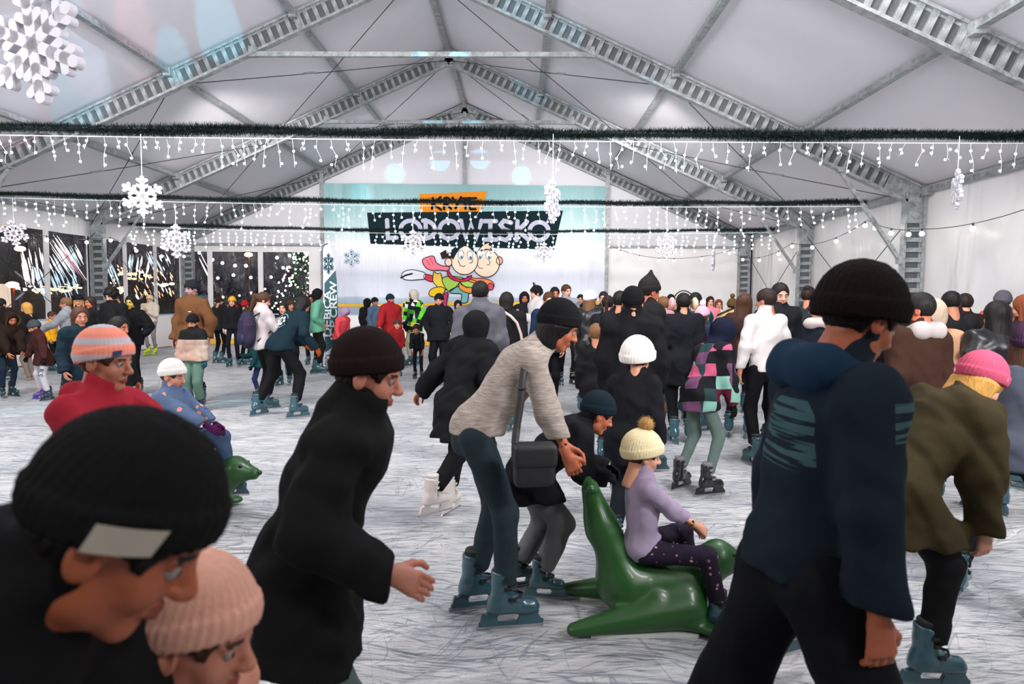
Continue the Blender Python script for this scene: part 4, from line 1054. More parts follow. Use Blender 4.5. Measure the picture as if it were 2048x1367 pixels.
def festoon(pts, nb, lbl, grp='festoon bulb strings', lights=True, power=16, rb=.045, skip=(), poles=False):
    t = empty('festoon_string', tuple(pts[0]), label=lbl, category='string lights', group=grp); o0 = V(pts[0]); path = []
    for a, b in zip(pts[:-1], pts[1:]):
        a = V(a); b = V(b); sg = (b-a).length*.05
        for k in range(9):
            q = k/8; path.append(a+(b-a)*q-V((0, 0, sg*4*q*(1-q)))-o0)
    MB().tube(path, .007, 5).build('cable', blk, t)
    if poles:
        for e_ in (path[0], path[-1]): MB().tube([e_, V((e_.x, e_.y, -o0.z))], .04, 6).build('pole', blk, t)
    for i in range(nb):
        q = (i+.5)/nb*(len(path)-1); k = int(q); p = path[k]+(path[min(k+1, len(path)-1)]-path[k])*(q-k)
        if (i in skip): continue
        so = MB().tube([p+V((0, 0, .01)), p-V((0, 0, .055))], .017, 7).build('socket', blk, t)
        MB().ball(tuple(p-V((0, 0, .085))), rb, 10, 7).build('bulb', warm, t, True)
        if lights: lamp('POINT', 'festoon_lamp', o0+p-V((0, 0, .085)), power, (1, .93, .84), .034)
RX = TX+W_-.55; LX = TX-W_+.55
festoon([(RX-.1, 4.0, 3.4), (RX+.1, 8.4, 3.35), atX(1838, 458, RX), atX(1735, 440, RX-.1), (RX, 18.4, 3.2), (RX, 23.2, 3.2)], 17, 'bulb string along the white wall, dipping between columns', power=55)
festoon([atY(1222, 492, 22.6), atY(1330, 516, 22.6), atY(1488, 492, 22.6)], 6, 'bulb string on the gable wall beside the banner', power=34)
festoon([(LX, 8.4, 3.4), (LX, 13.4, 3.35), (LX, 18.4, 3.25), (LX+.1, 22.9, 3.15)], 11, 'bulb string along the wall with clear windows', power=55)
# flood lamps fixed before the banner (the bright pools on it)
for px, py in ((768, 522), (1033, 520), (1165, 505), (1095, 520)):
    q = atY(px, py, 22.9)
    lamp('SPOT', 'banner_spot', (q.x, 22.35, .4 if px < 1000 else .5), 90, (1, .96, .94), .15, (q.x, BY, q.z), 75, 1.0)

# party light: coloured beams thrown on roof, gable and ice
DL = V((TX+1.0, 1.5, 6.2))
def beam(target, c, ang, pw, src=None, bl=.25):
    s = src or DL; lamp('SPOT', 'party_beam', s, pw, c, .02, target, ang, bl)
def onroof(px, py):                      # where a sight line meets the roof
    d = ray(px, py); best = None
    for sg in (-1, 1):
        k = (H_AP-H_EV)/W_; den = d.z+sg*k*d.x; t = (H_AP-CH+sg*k*TX)/den if abs(den) > 1e-6 else -1
        p = CAM+d*t
        if t > 0 and (p.x-TX)*sg >= 0: best = p
    return best
cy = (.12, .75, 1.0); pk = (1.0, .35, .45)
for px, py, c, a, pw in ((440, 62, cy, 4.2, 1500), (150, 142, cy, 5.5, 1300), (165, 90, pk, 3.4, 800), (270, 62, pk, 3.4, 800), (25, 165, pk, 5, 700), (350, 128, cy, 3.2, 1300), (20, 128, cy, 4, 900), (215, 205, pk, 2, 500), (1060, 110, cy, 5, 450), (1150, 130, cy, 3.5, 350), (1340, 340, cy, 3, 350)):
    q = onroof(px, py)
    if q: beam(q, c, a, pw*3.2, None, .35)
for px, py, a in ((790, 347, 1.9), (880, 322, 1.9), (960, 318, 1.9), (1043, 352, 1.9), (722, 390, 1.9)): beam(atY(px, py, GY), cy, a, 5200, None, .1)
beam(ground(460, 802), cy, 5.5, 900, V((-2.5, 4, 6)))
beam(ground(30, 822), cy, 6, 600, V((-4.5, 4, 6)))

# ------------------------------------------------------------------ the night outside the windows
def outlamp(p, r, c, s, lbl, pole=True):
    t = empty('street_lamp', (p[0], p[1], 0), label=lbl, category='street lamp', group='street lamps outside'); z = p[2]
    MB().ball((0, 0, z), r, 10, 7, 0, (1.4, 1, .7)).build('lamp_head', emis(c, s), t, True)
    if pole: MB().tube([(0, 0, 0), (0, 0, z*.6), (0, .1, z-.1)], [.09, .06, .05], 8).box((0, 0, .15), (.3, .3, .3)).build('pole', solid((120, 60, 40), .5), t)
org = (1, .38, .10)
for i, (px, py, Y, X, s) in enumerate(((497, 509, 44, None, 30), (25, 569, 30, None, 14), (40, 497, 34, None, 8))):
    q = atY(px, py, Y); outlamp(q, .20, org if i != 2 else (1, .6, .4), s, ('orange street lamp on a red lit pole outside the gable window', 'low orange street lamp outside, seen through the leftmost window', 'pale street lamp outside behind the leftmost snowflake')[i])
R_ = random.Random(11)
STN = ('far left beside the snowflake', 'left of the first window post', 'just right of the first window post', 'between post and near column', 'touching the near column', 'just right of the near column', 'left of the second window post', 'right of the second window post', 'between the two far window posts', 'beside the corner column')
def streetlight_row():
    for i, px in enumerate((64, 100, 118, 136, 152, 208, 224, 272, 288, 334)):
        q = atY(px, 569+R_.uniform(-4, 8)-(25 if 262 < px < 300 else 0), 38+(i%5)*3.2)
        t = empty('lit_stall', (q.x, q.y, 0), R_.uniform(0, 1), label='market stall outside with a warm lit front', category='stall', group='lit market stalls outside the windows')
        MB().box((0, 0, q.z/2-.4), (1.6, 1.2, q.z-.8)).build('counter', solid((60, 40, 30), .7), t)
        MB().prism([(-1.0, q.z+.15), (0, q.z+.6), (1.0, q.z+.15)], -.8, .8).build('stall_roof', solid((50, 30, 28), .6), t)
        mb = MB()
        for k in range(5): mb.ball((-.7+.33*k+R_.uniform(-.08, .08), -.62, q.z-.15+R_.uniform(-.15, .15)), R_.uniform(.08, .2), 8, 6, 0, (1.3, 1, .6))
        mb.build('lanterns', emis(org if i % 3 else (1, .75, .5), 6), t)
        t['label'] = 'market stall outside with orange lanterns, '+STN[i]
streetlight_row()
# tall pale lit facade behind the left windows, seen broken up by the slack film
bt = empty('building', (-44, 42, 0), math.radians(25), label='tall building outside with rows of lit windows', category='building')
MB().box((0, 0, 7), (22, 8, 14)).build('wall', solid((58, 46, 44), .8), bt)
mesh_w = MB().box((0, 0, 0), (1.0, .1, 1.5)).mesh('pane', [emis((1, .80, .62), .7)]); mesh_d = MB().box((0, 0, 0), (1.0, .1, 1.5)).mesh('pane', [emis((.55, .75, .9), .4)])
for i in range(11):
    for j in range(5):
        if R_.random() < .62:
            o = obj('lit_window', mesh_w if R_.random() < .6 else mesh_d, bt); o.location = (-9.5+i*1.9, -4.03, 1.6+j*2.6)
# fir with coloured lights outside the gable window
q = atY(603, 560, 33); ft = empty('christmas_tree', (q.x, 33, 0), label='fir tree outside covered in green and white fairy lights', category='tree')
mb = MB(); RR = random.Random(3)
for k in range(900):
    z = .6+RR.random()*4.2; r = (5.0-z)*.36*(.6+.4*RR.random()); a = RR.random()*6.28; d = V((math.cos(a), math.sin(a), -.35)); s_ = V((-math.sin(a), math.cos(a), 0))*.05
    p = V((0, 0, z)); mb.add([p+d*r*.2+s_, p+d*r*.2-s_, p+d*r], [(0, 1, 2)])
mb.build('branches', solid((20, 40, 24), .7), ft); MB().tube([(0, 0, 0), (0, 0, 4.9)], [.12, .02], 7).build('trunk', solid((50, 36, 26), .8), ft)
for c, nm in (((.35, 1, .35), 'green_lights'), ((1, .98, .9), 'white_lights'), ((1, .2, .25), 'red_lights')):
    mb = MB()
    for k in range(70 if nm != 'red_lights' else 18):
        z = .6+RR.random()*4.2; r = (5.0-z)*.36; a = RR.random()*6.28; mb.ball((math.cos(a)*r, math.sin(a)*r, z), .045, 6, 4)
    mb.build(nm, emis(c, 10), ft, kind='stuff')
# light streaks of the creased window film, imitated by added glowing slivers outside
mt = empty('film_streaks', (-18, 22, 0), label='added slanting slivers of white, blue and orange glow imitating light streaks in the side window film', category='string lights'); mo = V((-18, 22, 0))
RT = random.Random(21); groups = {}
for x0, x1, y0, y1, dx, dy, n_, cs in ((38, 92, 490, 540, 9, 44, 26, 'ww'), (60, 150, 530, 575, 14, 36, 30, 'bb'), (98, 128, 468, 500, 44, 64, 12, 'wp'), (92, 150, 480, 520, 24, 46, 16, 'bw'), (204, 226, 505, 535, 16, 44, 12, 'bb'), (252, 300, 505, 535, -3, 36, 16, 'bw'), (286, 332, 500, 520, 12, 26, 10, 'bw'), (268, 345, 528, 590, 5, 11, 46, 'ow'), (206, 250, 520, 580, 3, 6, 20, 'ow'), (395, 400, 500, 540, 30, 60, 3, 'w')):
    for k in range(n_):
        x = RT.uniform(x0, x1); y = RT.uniform(y0, y1); q_ = RT.uniform(.5, 1.1); X_ = -15-RT.random()*3
        a_ = atX(x, y, X_)-mo; b_ = atX(x+dx*q_, y+dy*q_, X_)-mo; groups.setdefault(RT.choice(cs), MB()).tube([a_, (a_+b_)/2, b_], [.004, .020+.025*RT.random(), .004], 4)
for c_, mb in groups.items():
    mb.build({'w': 'white_streaks', 'b': 'blue_streaks', 'p': 'pink_streaks', 'o': 'orange_streaks'}[c_], emis({'w': (1, .93, .88), 'b': (.45, .68, .80), 'p': (.8, .3, .4), 'o': (1, .45, .2)}[c_], {'w': 2.2, 'b': 1.0, 'p': .7, 'o': 3}[c_]), mt, kind='stuff')
MB().tube([atX(30, 480, -17)-mo, atX(160, 470, -17)-mo, atX(350, 495, -17)-mo], .02, 5).build('cable', blk, mt)  # made-up line running among the added streaks
# bulb strings over the square outside
for i, (pts, n_) in enumerate((([(385, 492), (440, 520), (492, 527), (560, 508), (630, 492)], 9), ([(420, 552), (470, 545), (542, 550), (585, 512), (625, 500)], 7), ([(205, 455), (240, 478), (300, 500), (350, 520)], 5), ([(430, 590), (500, 582), (560, 560), (640, 520)], 7))):
    festoon([atY(x, y, 27+i*2) for x, y in pts], n_, ('bulb string outside behind the gable window, brightest row', 'second bulb string outside behind the gable window', 'bulb string outside behind the side windows', 'lowest bulb string outside behind the gable window')[i], 'bulb strings outside', False, rb=.06 if i < 2 else .045, poles=True)
# people and trees far outside are darkness: a hedge line closes the view
hd = empty('hedge', (-20, 52, 0), label='dark hedge closing the square behind the windows', category='hedge'); mb = MB()
for k in range(1500):
    p = V((RR.uniform(-26, 26), RR.uniform(-1, 1), RR.uniform(0, 3.2))); a = V((RR.gauss(0, .3), RR.gauss(0, .3), RR.gauss(0, .3))); b = V((RR.gauss(0, .3), RR.gauss(0, .3), RR.gauss(0, .3))); mb.add([p, p+a, p+b], [(0, 1, 2)])
mb.build('leaves', solid((16, 18, 14), .8), hd, kind='stuff')
# ------------------------------------------------------------------ skaters
BK = (30, 30, 32); BK2 = (34, 33, 36); NV = (26, 34, 48)
# --- closest
a = person('person bending in close, black jacket and black beanie with a pale tag', 236, 838, .72, 92, jc=BK, collar=.03, hat='beanie', hatc=(28, 28, 29), hair='short', hairc='black', skin='d', lean=44, pitch=34, npit=55, yaw=-14, fat=1.8, hem=.2, hl=(-.05, .55, .75), hr=(.2, .5, .7), S=.93, hood=True)
tg = MB(); c0 = a['H']; 
def on_hat(q, ang, z, w, h, col, nm, par):
    """small woven patch following the cuff of a hat"""
    s = q['s']; hs = q['hs']; vs = []; n = 6
    for i in range(n+1):
        for j in (0, 1):
            t = math.radians(ang)+(i/n-.5)*w; zz = z+j*h
            r_ = math.sqrt(max(.05, 1-((zz-.042)/.114)**2)); p = V((.103*r_*math.sin(t), -.016+.120*r_*math.cos(t), zz+.33*(.12*math.cos(t)-.016)))
            vs.append((q['H']+q['HR']@(p*hs*1.01))*s)
    return obj(nm, mesh(nm, vs, [(2*i, 2*i+2, 2*i+3, 2*i+1) for i in range(n)], [solid(col, .6)]), par)
def hat_of(q, nm='hat'):
    return [c for c in q['root'].children if c.name.split('.')[0] == nm][0]
on_hat(a, 72, .012, .58, .036, (196, 188, 172), 'tag', hat_of(a))
person('small child in a pale pink beanie, half hidden below the tagged black beanie', 392, 1112, .92, 95, jc=(215, 150, 130), hat='beanie', hatc=(228, 172, 152), hair='short', hairc='brown', skin='p', lean=6, pitch=14, skates='blue', S=None, legs=(60, 50, 60), hl=(-.1, .3, 1.0), hr=(.12, .32, .98))
a = person('person in a crimson jacket and a striped grey and coral beanie, at the left', 210, 652, 2.35, 100, jc=(160, 40, 54), jacket='plain', hat='beanie', hatc=(180, 180, 190), hatk=dict(kind='stripes', size=.058, cols=[(186, 184, 194), (190, 186, 192), (236, 140, 120), (240, 150, 128)], soft=True), hair='short', hairc='brown', skin='b', lean=16, pitch=8, hood=True, yaw=-8, hr=(.20, .66, 1.20), hl=(-.1, .60, 1.22), fat=1.6, legs=(40, 40, 46))
on_hat(a, 35, .010, .30, .024, (60, 64, 104), 'tag', hat_of(a))
person('boy in a long black coat and dark brown hat, one bare hand swung forward', 736, 658, 1.80, 90, jc=(30, 30, 31), hem=.26, fat=2.6, hat='beanie', hatc=(38, 28, 26), hair='short', hairc='dark', skin='p', lean=20, pitch=14, npit=16, hood=True, hyo=-.02, hr=(.27, .32, 1.13), hl=(-.26, -.10, .76), legs=(88, 102, 98), bag=.015, fl=(-.1, -.2, 0), fr=(.1, .15, 0), er=(.4, -1, -.2), curl=.35)
w5 = person('woman in a heathered beige fleece leaning forward in dark jeans and blue skates', 1118, 600, 3.22, 88, jacket='knit', jc=(172, 160, 150), hat='beanie', hatc=(24, 24, 26), hatk=dict(kind='plain', bs=.8), hair='bob', hairc='black', skin='d', lean=36, pitch=24, npit=48, hz=.93, legs=(44, 56, 61), lk=dict(bs=.4), hem=.02, fat=.9, hl=(-.10, .52, .80), hr=(.10, .50, .82), fl=(-.16, .00, 0), fr=(.06, .16, 0), bag=.006, collar=.03, kl=(-.05, 1, .1), kr=(.05, 1, .1), fx={1: (8, 0), -1: (14, 0)}, hood=False, el=(0, -.4, -1), er=(.3, -.5, -1))
person('child in black coat, dark teal hat and grey baggy trousers bending behind the green seal', 1196, 786, 3.60, 82, jc=(26, 27, 31), hat='beanie', hatc=(22, 36, 44), hair='short', skin='d', lean=50, pitch=26, npit=55, hz=.86, legs=(104, 104, 106), bag=.035, hem=.2, fat=2.6, hl=(-.08, .62, .95), hr=(.12, .58, .93), glove=(22, 22, 24), fl=(-.12, -.06, 0), fr=(.10, .10, 0))
k7 = person('child on the near green seal sled, cream hat with tan pompom and lilac fleece', 1288, 850, 3.25, 84, jc=(150, 136, 158), hat='beanie', hatc=(226, 210, 168), hatk=dict(kind='plain', bs=.9), pom=(176, 138, 84), hbulk=1.15, collar=.05, hair='short', hairc='brown', skin='c', lean=-2, pitch=10, hz=.50, S=.66, hr=(.06, .42, .74), hl=(-.06, .42, .72), legs=(40, 34, 48), lk=dict(kind='spots', cols=[(150, 110, 130), (120, 84, 116), (170, 130, 140)], scale=26, r=.36), fl=(-.22, .50, .02), fr=(.22, .52, 0), kl=(-.4, .6, 1.2), kr=(.4, .6, 1.2), fat=1.1, bag=.012, hem=.03, er=(.3, -.5, -1), el=(-.3, -.5, -1))
person('child in a blue patterned suit and white hat riding the far green sled', 345, 718, 4.70, 95, jc=(84, 100, 128), jacket='spots', jk=dict(cols=[(60, 66, 120), (220, 140, 120), (70, 120, 140)], scale=15, r=.42), hat='beanie', hatc=(216, 212, 206), hair='short', hairc='brown', skin='p', lean=2, pitch=12, hz=.50, S=.72, hr=(.12, .48, .80), hl=(-.1, .44, .78), glove=(70, 24, 66), legs=(60, 78, 104), fl=(-.22, .48, .02), fr=(.22, .5, 0), kl=(-.4, .6, 1.2), kr=(.4, .6, 1.2), fat=2.0, bag=.02)
# right foreground
person('large man in a navy coat with pale printed bars and a dark fluffy hat', 1724, 540, 1.68, 84, jc=(30, 40, 50), jacket='strips', jk=dict(col=(62, 88, 94), bars=[('y', -.45, -.05, 1.21, 1.38), ('y', .06, .45, 1.31, 1.40)]), hair='short', hairc='black', hat='beanie', hatc=(30, 22, 21), hatk=dict(bs=.9), hbulk=1.14, skin='d', lean=8, pitch=24, npit=24, yaw=-6, fat=1.8, hem=.02, legs=(24, 26, 30), bag=.04, fl=(-.16, -.35, 0), fr=(.18, .15, 0), hr=(.24, .06, .98), hl=(-.25, .05, .98), hood=(28, 50, 72), collar=.05)
person('girl in an olive jacket bending forward with a pink printed cap and blond hair', 1962, 708, 2.85, 78, jc=(58, 50, 32), jacket='plain', hat='beanie', hatc=(176, 74, 98), hatk=dict(kind='spots', cols=[(30, 26, 30), (150, 130, 140), (228, 170, 180)], scale=11, r=.30), hair='long', hairc='blond', skin='c', lean=44, pitch=36, npit=52, fat=2.6, hem=.24, legs=(26, 26, 28), fl=(-.16, -.52, 0), fr=(.10, .18, 0), hl=(-.2, .4, .8), hr=(.2, .35, .78), hz=.88, kr=(.1, 1, .1), bag=.015)
person('person at the right edge in a grey jacket, cut off by the frame, black trousers', 2066, 640, 3.5, 60, jc=(70, 74, 84), hat='beanie', hatc=(60, 40, 60), hair='long', hairc='brown', legs=(26, 26, 30), fl=(-.24, -.1, 0), fr=(.15, .1, 0), lean=12, fat=1.6)
# middle right
person('child with a big white beanie seen from behind among black coats', 1277, 682, 4.25, 35, jc=(26, 27, 31), hat='beanie', hatc=(228, 220, 214), hbulk=1.35, hair='short', lean=14, pitch=10, fat=2.2, hem=.2, legs=(34, 38, 44), bag=.02)
person('child in a pink, mint and black checked jacket with pale green trousers and black skates', 1447, 640, 5.65, 60, jc=(110, 50, 70), jacket='blocks', jk=dict(size=.105, cols=[(24, 24, 28), (170, 76, 104), (24, 26, 30), (120, 165, 152), (84, 26, 44), (26, 26, 30), (34, 56, 56), (28, 28, 32), (96, 62, 88), (26, 26, 28)]), hat='hood', hatc=(22, 26, 44), hair='short', skin='b', lean=26, pitch=34, npit=36, twist=-8, fat=2.4, hem=.14, legs=(94, 110, 104), skates='black', glove=(20, 20, 22), hr=(.30, .22, .72), hl=(-.2, .3, .95), fl=(-.17, -.06, 0), fr=(.14, .02, 0), hz=.9)
person('tall person in a pointed dark hat and wide black coat, tan trousers', 1300, 541, 6.3, 70, jc=BK, hat='point', hatc=(36, 34, 35), hair='short', hairc='dark', skin='d', lean=10, pitch=12, fat=2.8, hem=.24, legs=(112, 88, 66), bag=.035, hl=(-.2, .25, 1.0), fl=(-.14, -.04, 0), fr=(.12, .08, 0))
person('broad person in black seen from behind, just left of the pointed hat', 1266, 572, 5.2, 10, jc=(25, 25, 27), hat='beanie', hatc=(22, 22, 24), hair='short', fat=3.2, hem=.36, lean=3, legs=(26, 26, 28))
person('short haired man in black between the white beanie woman and the broad black coat', 1241, 581, 7.6, 30, jc=(28, 28, 30), hair='short', hairc='black', skin='b', fat=2.0, hem=.15)
person('woman with a dark ponytail, back turned, beside the white beanie woman', 1216, 590, 9.0, 15, jc=(28, 28, 31), hair='pony', hairc='dark', hem=.2)
person('person in a dark hooded top far behind the ponytail', 1207, 582, 12.2, 200, jc=(34, 34, 38), hair='short', hairc='black', hem=.1)
person('woman in a white beanie with long brown hair and a shiny black jacket', 1182, 579, 9.2, 25, jc=(30, 30, 33), jk=dict(rough=.3, spec=.5), hat='beanie', hatc=(216, 214, 222), hair='vlong', hairc='lbrown', skin='c', fat=2.2, hem=.22, legs=(24, 24, 26), yaw=30)
person('boy with shaved brown hair standing before the white beanie woman', 1193, 646, 6.6, 10, jc=(24, 24, 26), hair='short', hairc='lbrown', skin='b', fat=1.6, hem=.15)
person('person wearing pink and cream earmuffs and a long black coat, back turned', 1367, 585, 7.5, 0, jc=(24, 25, 30), hair='short', hairc='black', fat=2.6, hem=.3, legs=(24, 24, 26), bag=.015, lean=4)
person('man in a deep teal jacket with dark hair, behind the earmuffs', 1392, 584, 9.0, 40, jc=(22, 62, 74), hair='short', hairc='black', fat=2.2, hem=.1)
person('child in a pink knitted hat with white pompom, beside the earmuffs', 1406, 604, 8.2, 60, jc=(40, 44, 66), hat='beanie', hatc=(206, 150, 168), pom=(230, 220, 226), hair='long', hairc='brown', skin='c', fat=1.8, hem=.1)
person('woman in a cracked grey leather jacket with a dusty pink scarf', 1326, 592, 9.4, 330, jc=(70, 70, 76), jk=dict(rough=.35, spec=.5), hair='short', hairc='lbrown', hood=(170, 130, 140), fat=1.6, hem=.05)
person('person with a tan fur collar and dark hat far back before the white gable panel', 1342, 588, 13.5, 10, jc=(34, 30, 32), hood=(150, 120, 80), hat='beanie', hatc=(26, 26, 28), hair='short', fat=1.8)
person('woman with long dark hair and a pink top standing far back, left of the pair', 1421, 592, 14.6, 185, jc=(200, 120, 130), hair='long', hairc='dark', skin='c', lean=0)
person('woman with long ginger hair standing far back, right of the pair', 1438, 598, 15.0, 190, jc=(215, 205, 205), hair='long', hairc='ginger', skin='c', lean=0)
person('person in a yellow striped poncho and olive pompom hat', 1465, 590, 11.2, 20, jc=(150, 124, 72), jacket='stripes', jk=dict(size=.075, cols=[(176, 148, 96), (180, 150, 100), (40, 34, 34), (44, 36, 36)], rot=(0, .45, 0)), hat='beanie', hatc=(74, 62, 32), pom=(90, 74, 34), hair='short', fat=3.0, hem=.06)
person('woman with very long brown hair and a dark brown jacket, left of the white jumper', 1490, 586, 7.8, 30, jc=(56, 40, 34), hair='vlong', hairc='brown', skin='b', fat=1.8, hem=.05, legs=(22, 22, 25), fl=(-.14, 0, 0))
person('woman with light brown hair farther back, left of the very long hair', 1482, 596, 9.6, 20, jc=(90, 74, 60), hair='long', hairc='lbrown', skin='c')
person('man in a white roll-neck jumper and black trousers, back turned', 1532, 576, 6.55, 350, jc=(198, 190, 188), hair='short', hairc='dark', skin='b', fat=1.1, hem=.03, legs=(24, 24, 27), bag=.01, lean=4, slean=0, collar=.03, yaw=-35, fl=(-.12, -.05, 0), fr=(.12, 0, 0), hl=(-.28, .02, .98), hr=(.26, .1, 1.0))
person('man with short black hair, grey hood and black jacket, facing the camera', 1561, 565, 6.9, 170, jc=(27, 28, 32), hood=(150, 150, 156), hair='short', hairc='black', skin='c', fat=2.0, hem=.1, pitch=10, yaw=8, lean=0)
person('woman with a high dark hairdo behind the man in the white jumper, right side', 1618, 572, 8.4, 40, jc=(36, 44, 48), hair='bun', hairc='dark', skin='b', fat=1.8, hem=.1)
person('child in a rust and cream headband hat at the navy coat shoulder', 1634, 598, 7.2, 20, jc=(30, 34, 44), hat='beanie', hatc=(90, 44, 34), hood=(190, 176, 172), hair='short')
person('man with short dark hair and a cream hood over a brown jacket, back turned', 1838, 584, 4.55, 345, jc=(58, 38, 30), hood=(168, 158, 154), hair='short', hairc='black', skin='d', fat=2.4, hem=.05, yaw=-38, lean=3)
person('person in a tan hooded jacket right of the cream hood', 1866, 598, 5.3, 20, jc=(176, 134, 104), hat='hood', hatc=(182, 160, 140), hair='short', fat=2.6, hem=.1)
person('man with thick black hair in a black jacket, back turned, before the right curtain', 1903, 582, 6.6, 5, jc=BK, hair='short', hairc='black', skin='b', fat=2.4, hem=.1, pitch=14)
person('man with short brown hair and dark collar behind the thick black hair', 1930, 586, 7.8, 15, jc=(40, 26, 26), hair='short', hairc='dark', skin='c', fat=2.0)
person('woman with long straight black hair and a black puffer jacket, back turned', 1994, 601, 5.1, 0, jc=(25, 25, 27), hair='long', hairc='black', fat=3.2, hem=.14, jk=dict(rough=.4, spec=.4))
person('person in a grey knitted hat and coral jacket at the right edge', 2006, 580, 8.0, 20, jc=(186, 78, 72), hat='beanie', hatc=(84, 84, 92), hood=(52, 50, 54), hair='short', fat=2.2)
person('woman with auburn hair cut off at the right edge of the crowd', 2050, 588, 5.8, 330, jc=(40, 32, 34), hair='long', hairc='ginger', fat=2.0)
person('tall person in a black woollen hat behind the navy coat', 1786, 566, 5.2, 10, jc=(30, 28, 30), hat='beanie', hatc=(34, 26, 26), hair='short', fat=2.4, hem=.2)
# centre
person('person with long black hair and a black coat gliding away, white skates', 955, 622, 5.05, 35, jc=(25, 25, 27), hat='hood', hatc=(25, 25, 28), hair='long', hairc='black', skin='d', fat=3.2, hem=.34, lean=24, slean=0, legs=(24, 24, 26), skates='white', hl=(-.56, .0, .98), hr=(.2, .25, 1.05), fl=(-.10, .0, 0), fr=(.06, -.40, .12), bag=.02)
person('broad man in a grey hooded jacket with short black hair, back to the camera', 961, 561, 6.7, 8, jc=(84, 84, 90), hood=True, hair='short', hairc='black', skin='b', fat=2.6, hem=.12, legs=(30, 30, 33))
c6 = person('woman in a black coat with a pale bag strap across her back', 1014, 583, 8.1, 15, jc=(25, 25, 27), hair='bob', hairc='black', fat=2.6, hem=.3, legs=(26, 26, 28))
person('person with a black hood and dark face, behind the strap woman', 1049, 583, 13.2, 175, jc=(27, 27, 30), hat='hood', hatc=(27, 27, 30), hair='short', skin='d', fat=2.0, lean=0)
h4 = person('woman in a white puffer jacket wearing a black horned hat and brown skirt', 1072, 570, 11.3, 250, jc=(192, 184, 184), hat='beanie', hatc=(26, 26, 28), hair='bun', hairc='black', skin='c', fat=2.3, hem=.08, legs=(84, 54, 42), bag=.03, hood=True, hl='chest')
person('man with black hair and beard in a dark jacket behind the horned hat', 1110, 573, 12.4, 170, jc=(34, 34, 38), hair='short', hairc='black', skin='d', lean=0)
person('woman with pulled back brown hair in a blue coat, facing the camera', 1098, 583, 9.2, 175, jc=(24, 42, 62), hair='short', hairc='brown', skin='c', pitch=10, lean=2, hem=.1, fat=1.8)
person('young man in a light grey hooded top, black trousers and black skates', 1133, 568, 12.5, 165, jc=(132, 134, 140), hood=True, hair='short', hairc='brown', skin='c', fat=2.0, hem=.05, legs=(26, 26, 28), skates='black', hl='pocket', hr='pocket', lean=0, yaw=-15, fl=(-.14, .05, 0))
person('person with dark hair far back before the light blue banner edge', 1161, 588, 15.5, 190, jc=(30, 30, 33), hair='short', hairc='black')
person('child in an orange hooded jacket far back by the boards', 916, 600, 16.5, 170, jc=(224, 140, 40), hat='hood', hatc=(40, 30, 34), hair='short', skin='c')
person('child in a pale furry hood far back, right of the grey hooded man', 989, 600, 15.5, 20, jc=(150, 140, 146), hat='hood', hatc=(170, 160, 162), hair='short')
person('boy in a black jacket and beanie with hands on his hips, facing the camera', 878, 586, 12.2, 182, jc=(26, 27, 31), hat='beanie', hatc=(24, 25, 30), hair='short', skin='p', hl='hip', hr='hip', fat=2.2, hem=.14, lean=0, legs=(24, 24, 27), bag=.02)
person('person in a black, green and yellow checked jacket with a beige hood up', 826, 579, 15.8, 195, jc=(90, 150, 60), jacket='blocks', jk=dict(size=.095, cols=[(24, 30, 30), (96, 200, 50), (22, 26, 28), (236, 190, 60), (30, 54, 60), (226, 226, 220), (24, 30, 34), (60, 130, 60)]), hat='hood', hatc=(190, 184, 168), hair='short', skin='b', glove=(20, 20, 22), fat=2.4, hem=.2, yaw=50, legs=(170, 176, 150))
person('small boy in black with knee pads bending forward, dark hair, facing the camera', 833, 648, 13.0, 180, jc=(24, 26, 30), hair='short', hairc='black', skin='b', lean=32, pitch=26, hl=(-.2, .3, .85), hr=(.2, .3, .85), legs=(24, 24, 28), skates='black', hem=.05)
person('person in a long red jacket and navy beanie by the banner', 781, 587, 15.0, 160, jc=(146, 34, 38), hat='beanie', hatc=(28, 44, 60), hair='short', skin='b', fat=2.6, hem=.26, hr=(.32, .3, 1.05), legs=(30, 34, 48), yaw=-50)
person('small child in dark red with a brown beanie beside the red jacket', 794, 638, 13.6, 165, jc=(128, 28, 30), hat='beanie', hatc=(66, 52, 46), hair='short', skin='c', fat=1.6, legs=(44, 54, 78))
person('person in a black hooded coat far back, left of the denim blue jacket', 735, 596, 17.5, 20, jc=(28, 28, 32), hat='hood', hatc=(27, 27, 31), hair='short', fat=2.0, hem=.3, legs=(26, 30, 40))
person('person in a light denim blue jacket with dark hair far back', 750, 594, 17.0, 120, jc=(92, 116, 142), hair='short', hairc='dark', hat='beanie', hatc=(36, 32, 36), fat=2.0, hem=.1, legs=(50, 64, 84))
person('child in a coral red jacket and lilac hood looking down by the feather flag', 690, 615, 14.2, 120, jc=(196, 66, 74), hat='hood', hatc=(150, 122, 150), hair='short', skin='b', lean=18, pitch=40, fat=1.8, hem=.1, legs=(40, 40, 50))
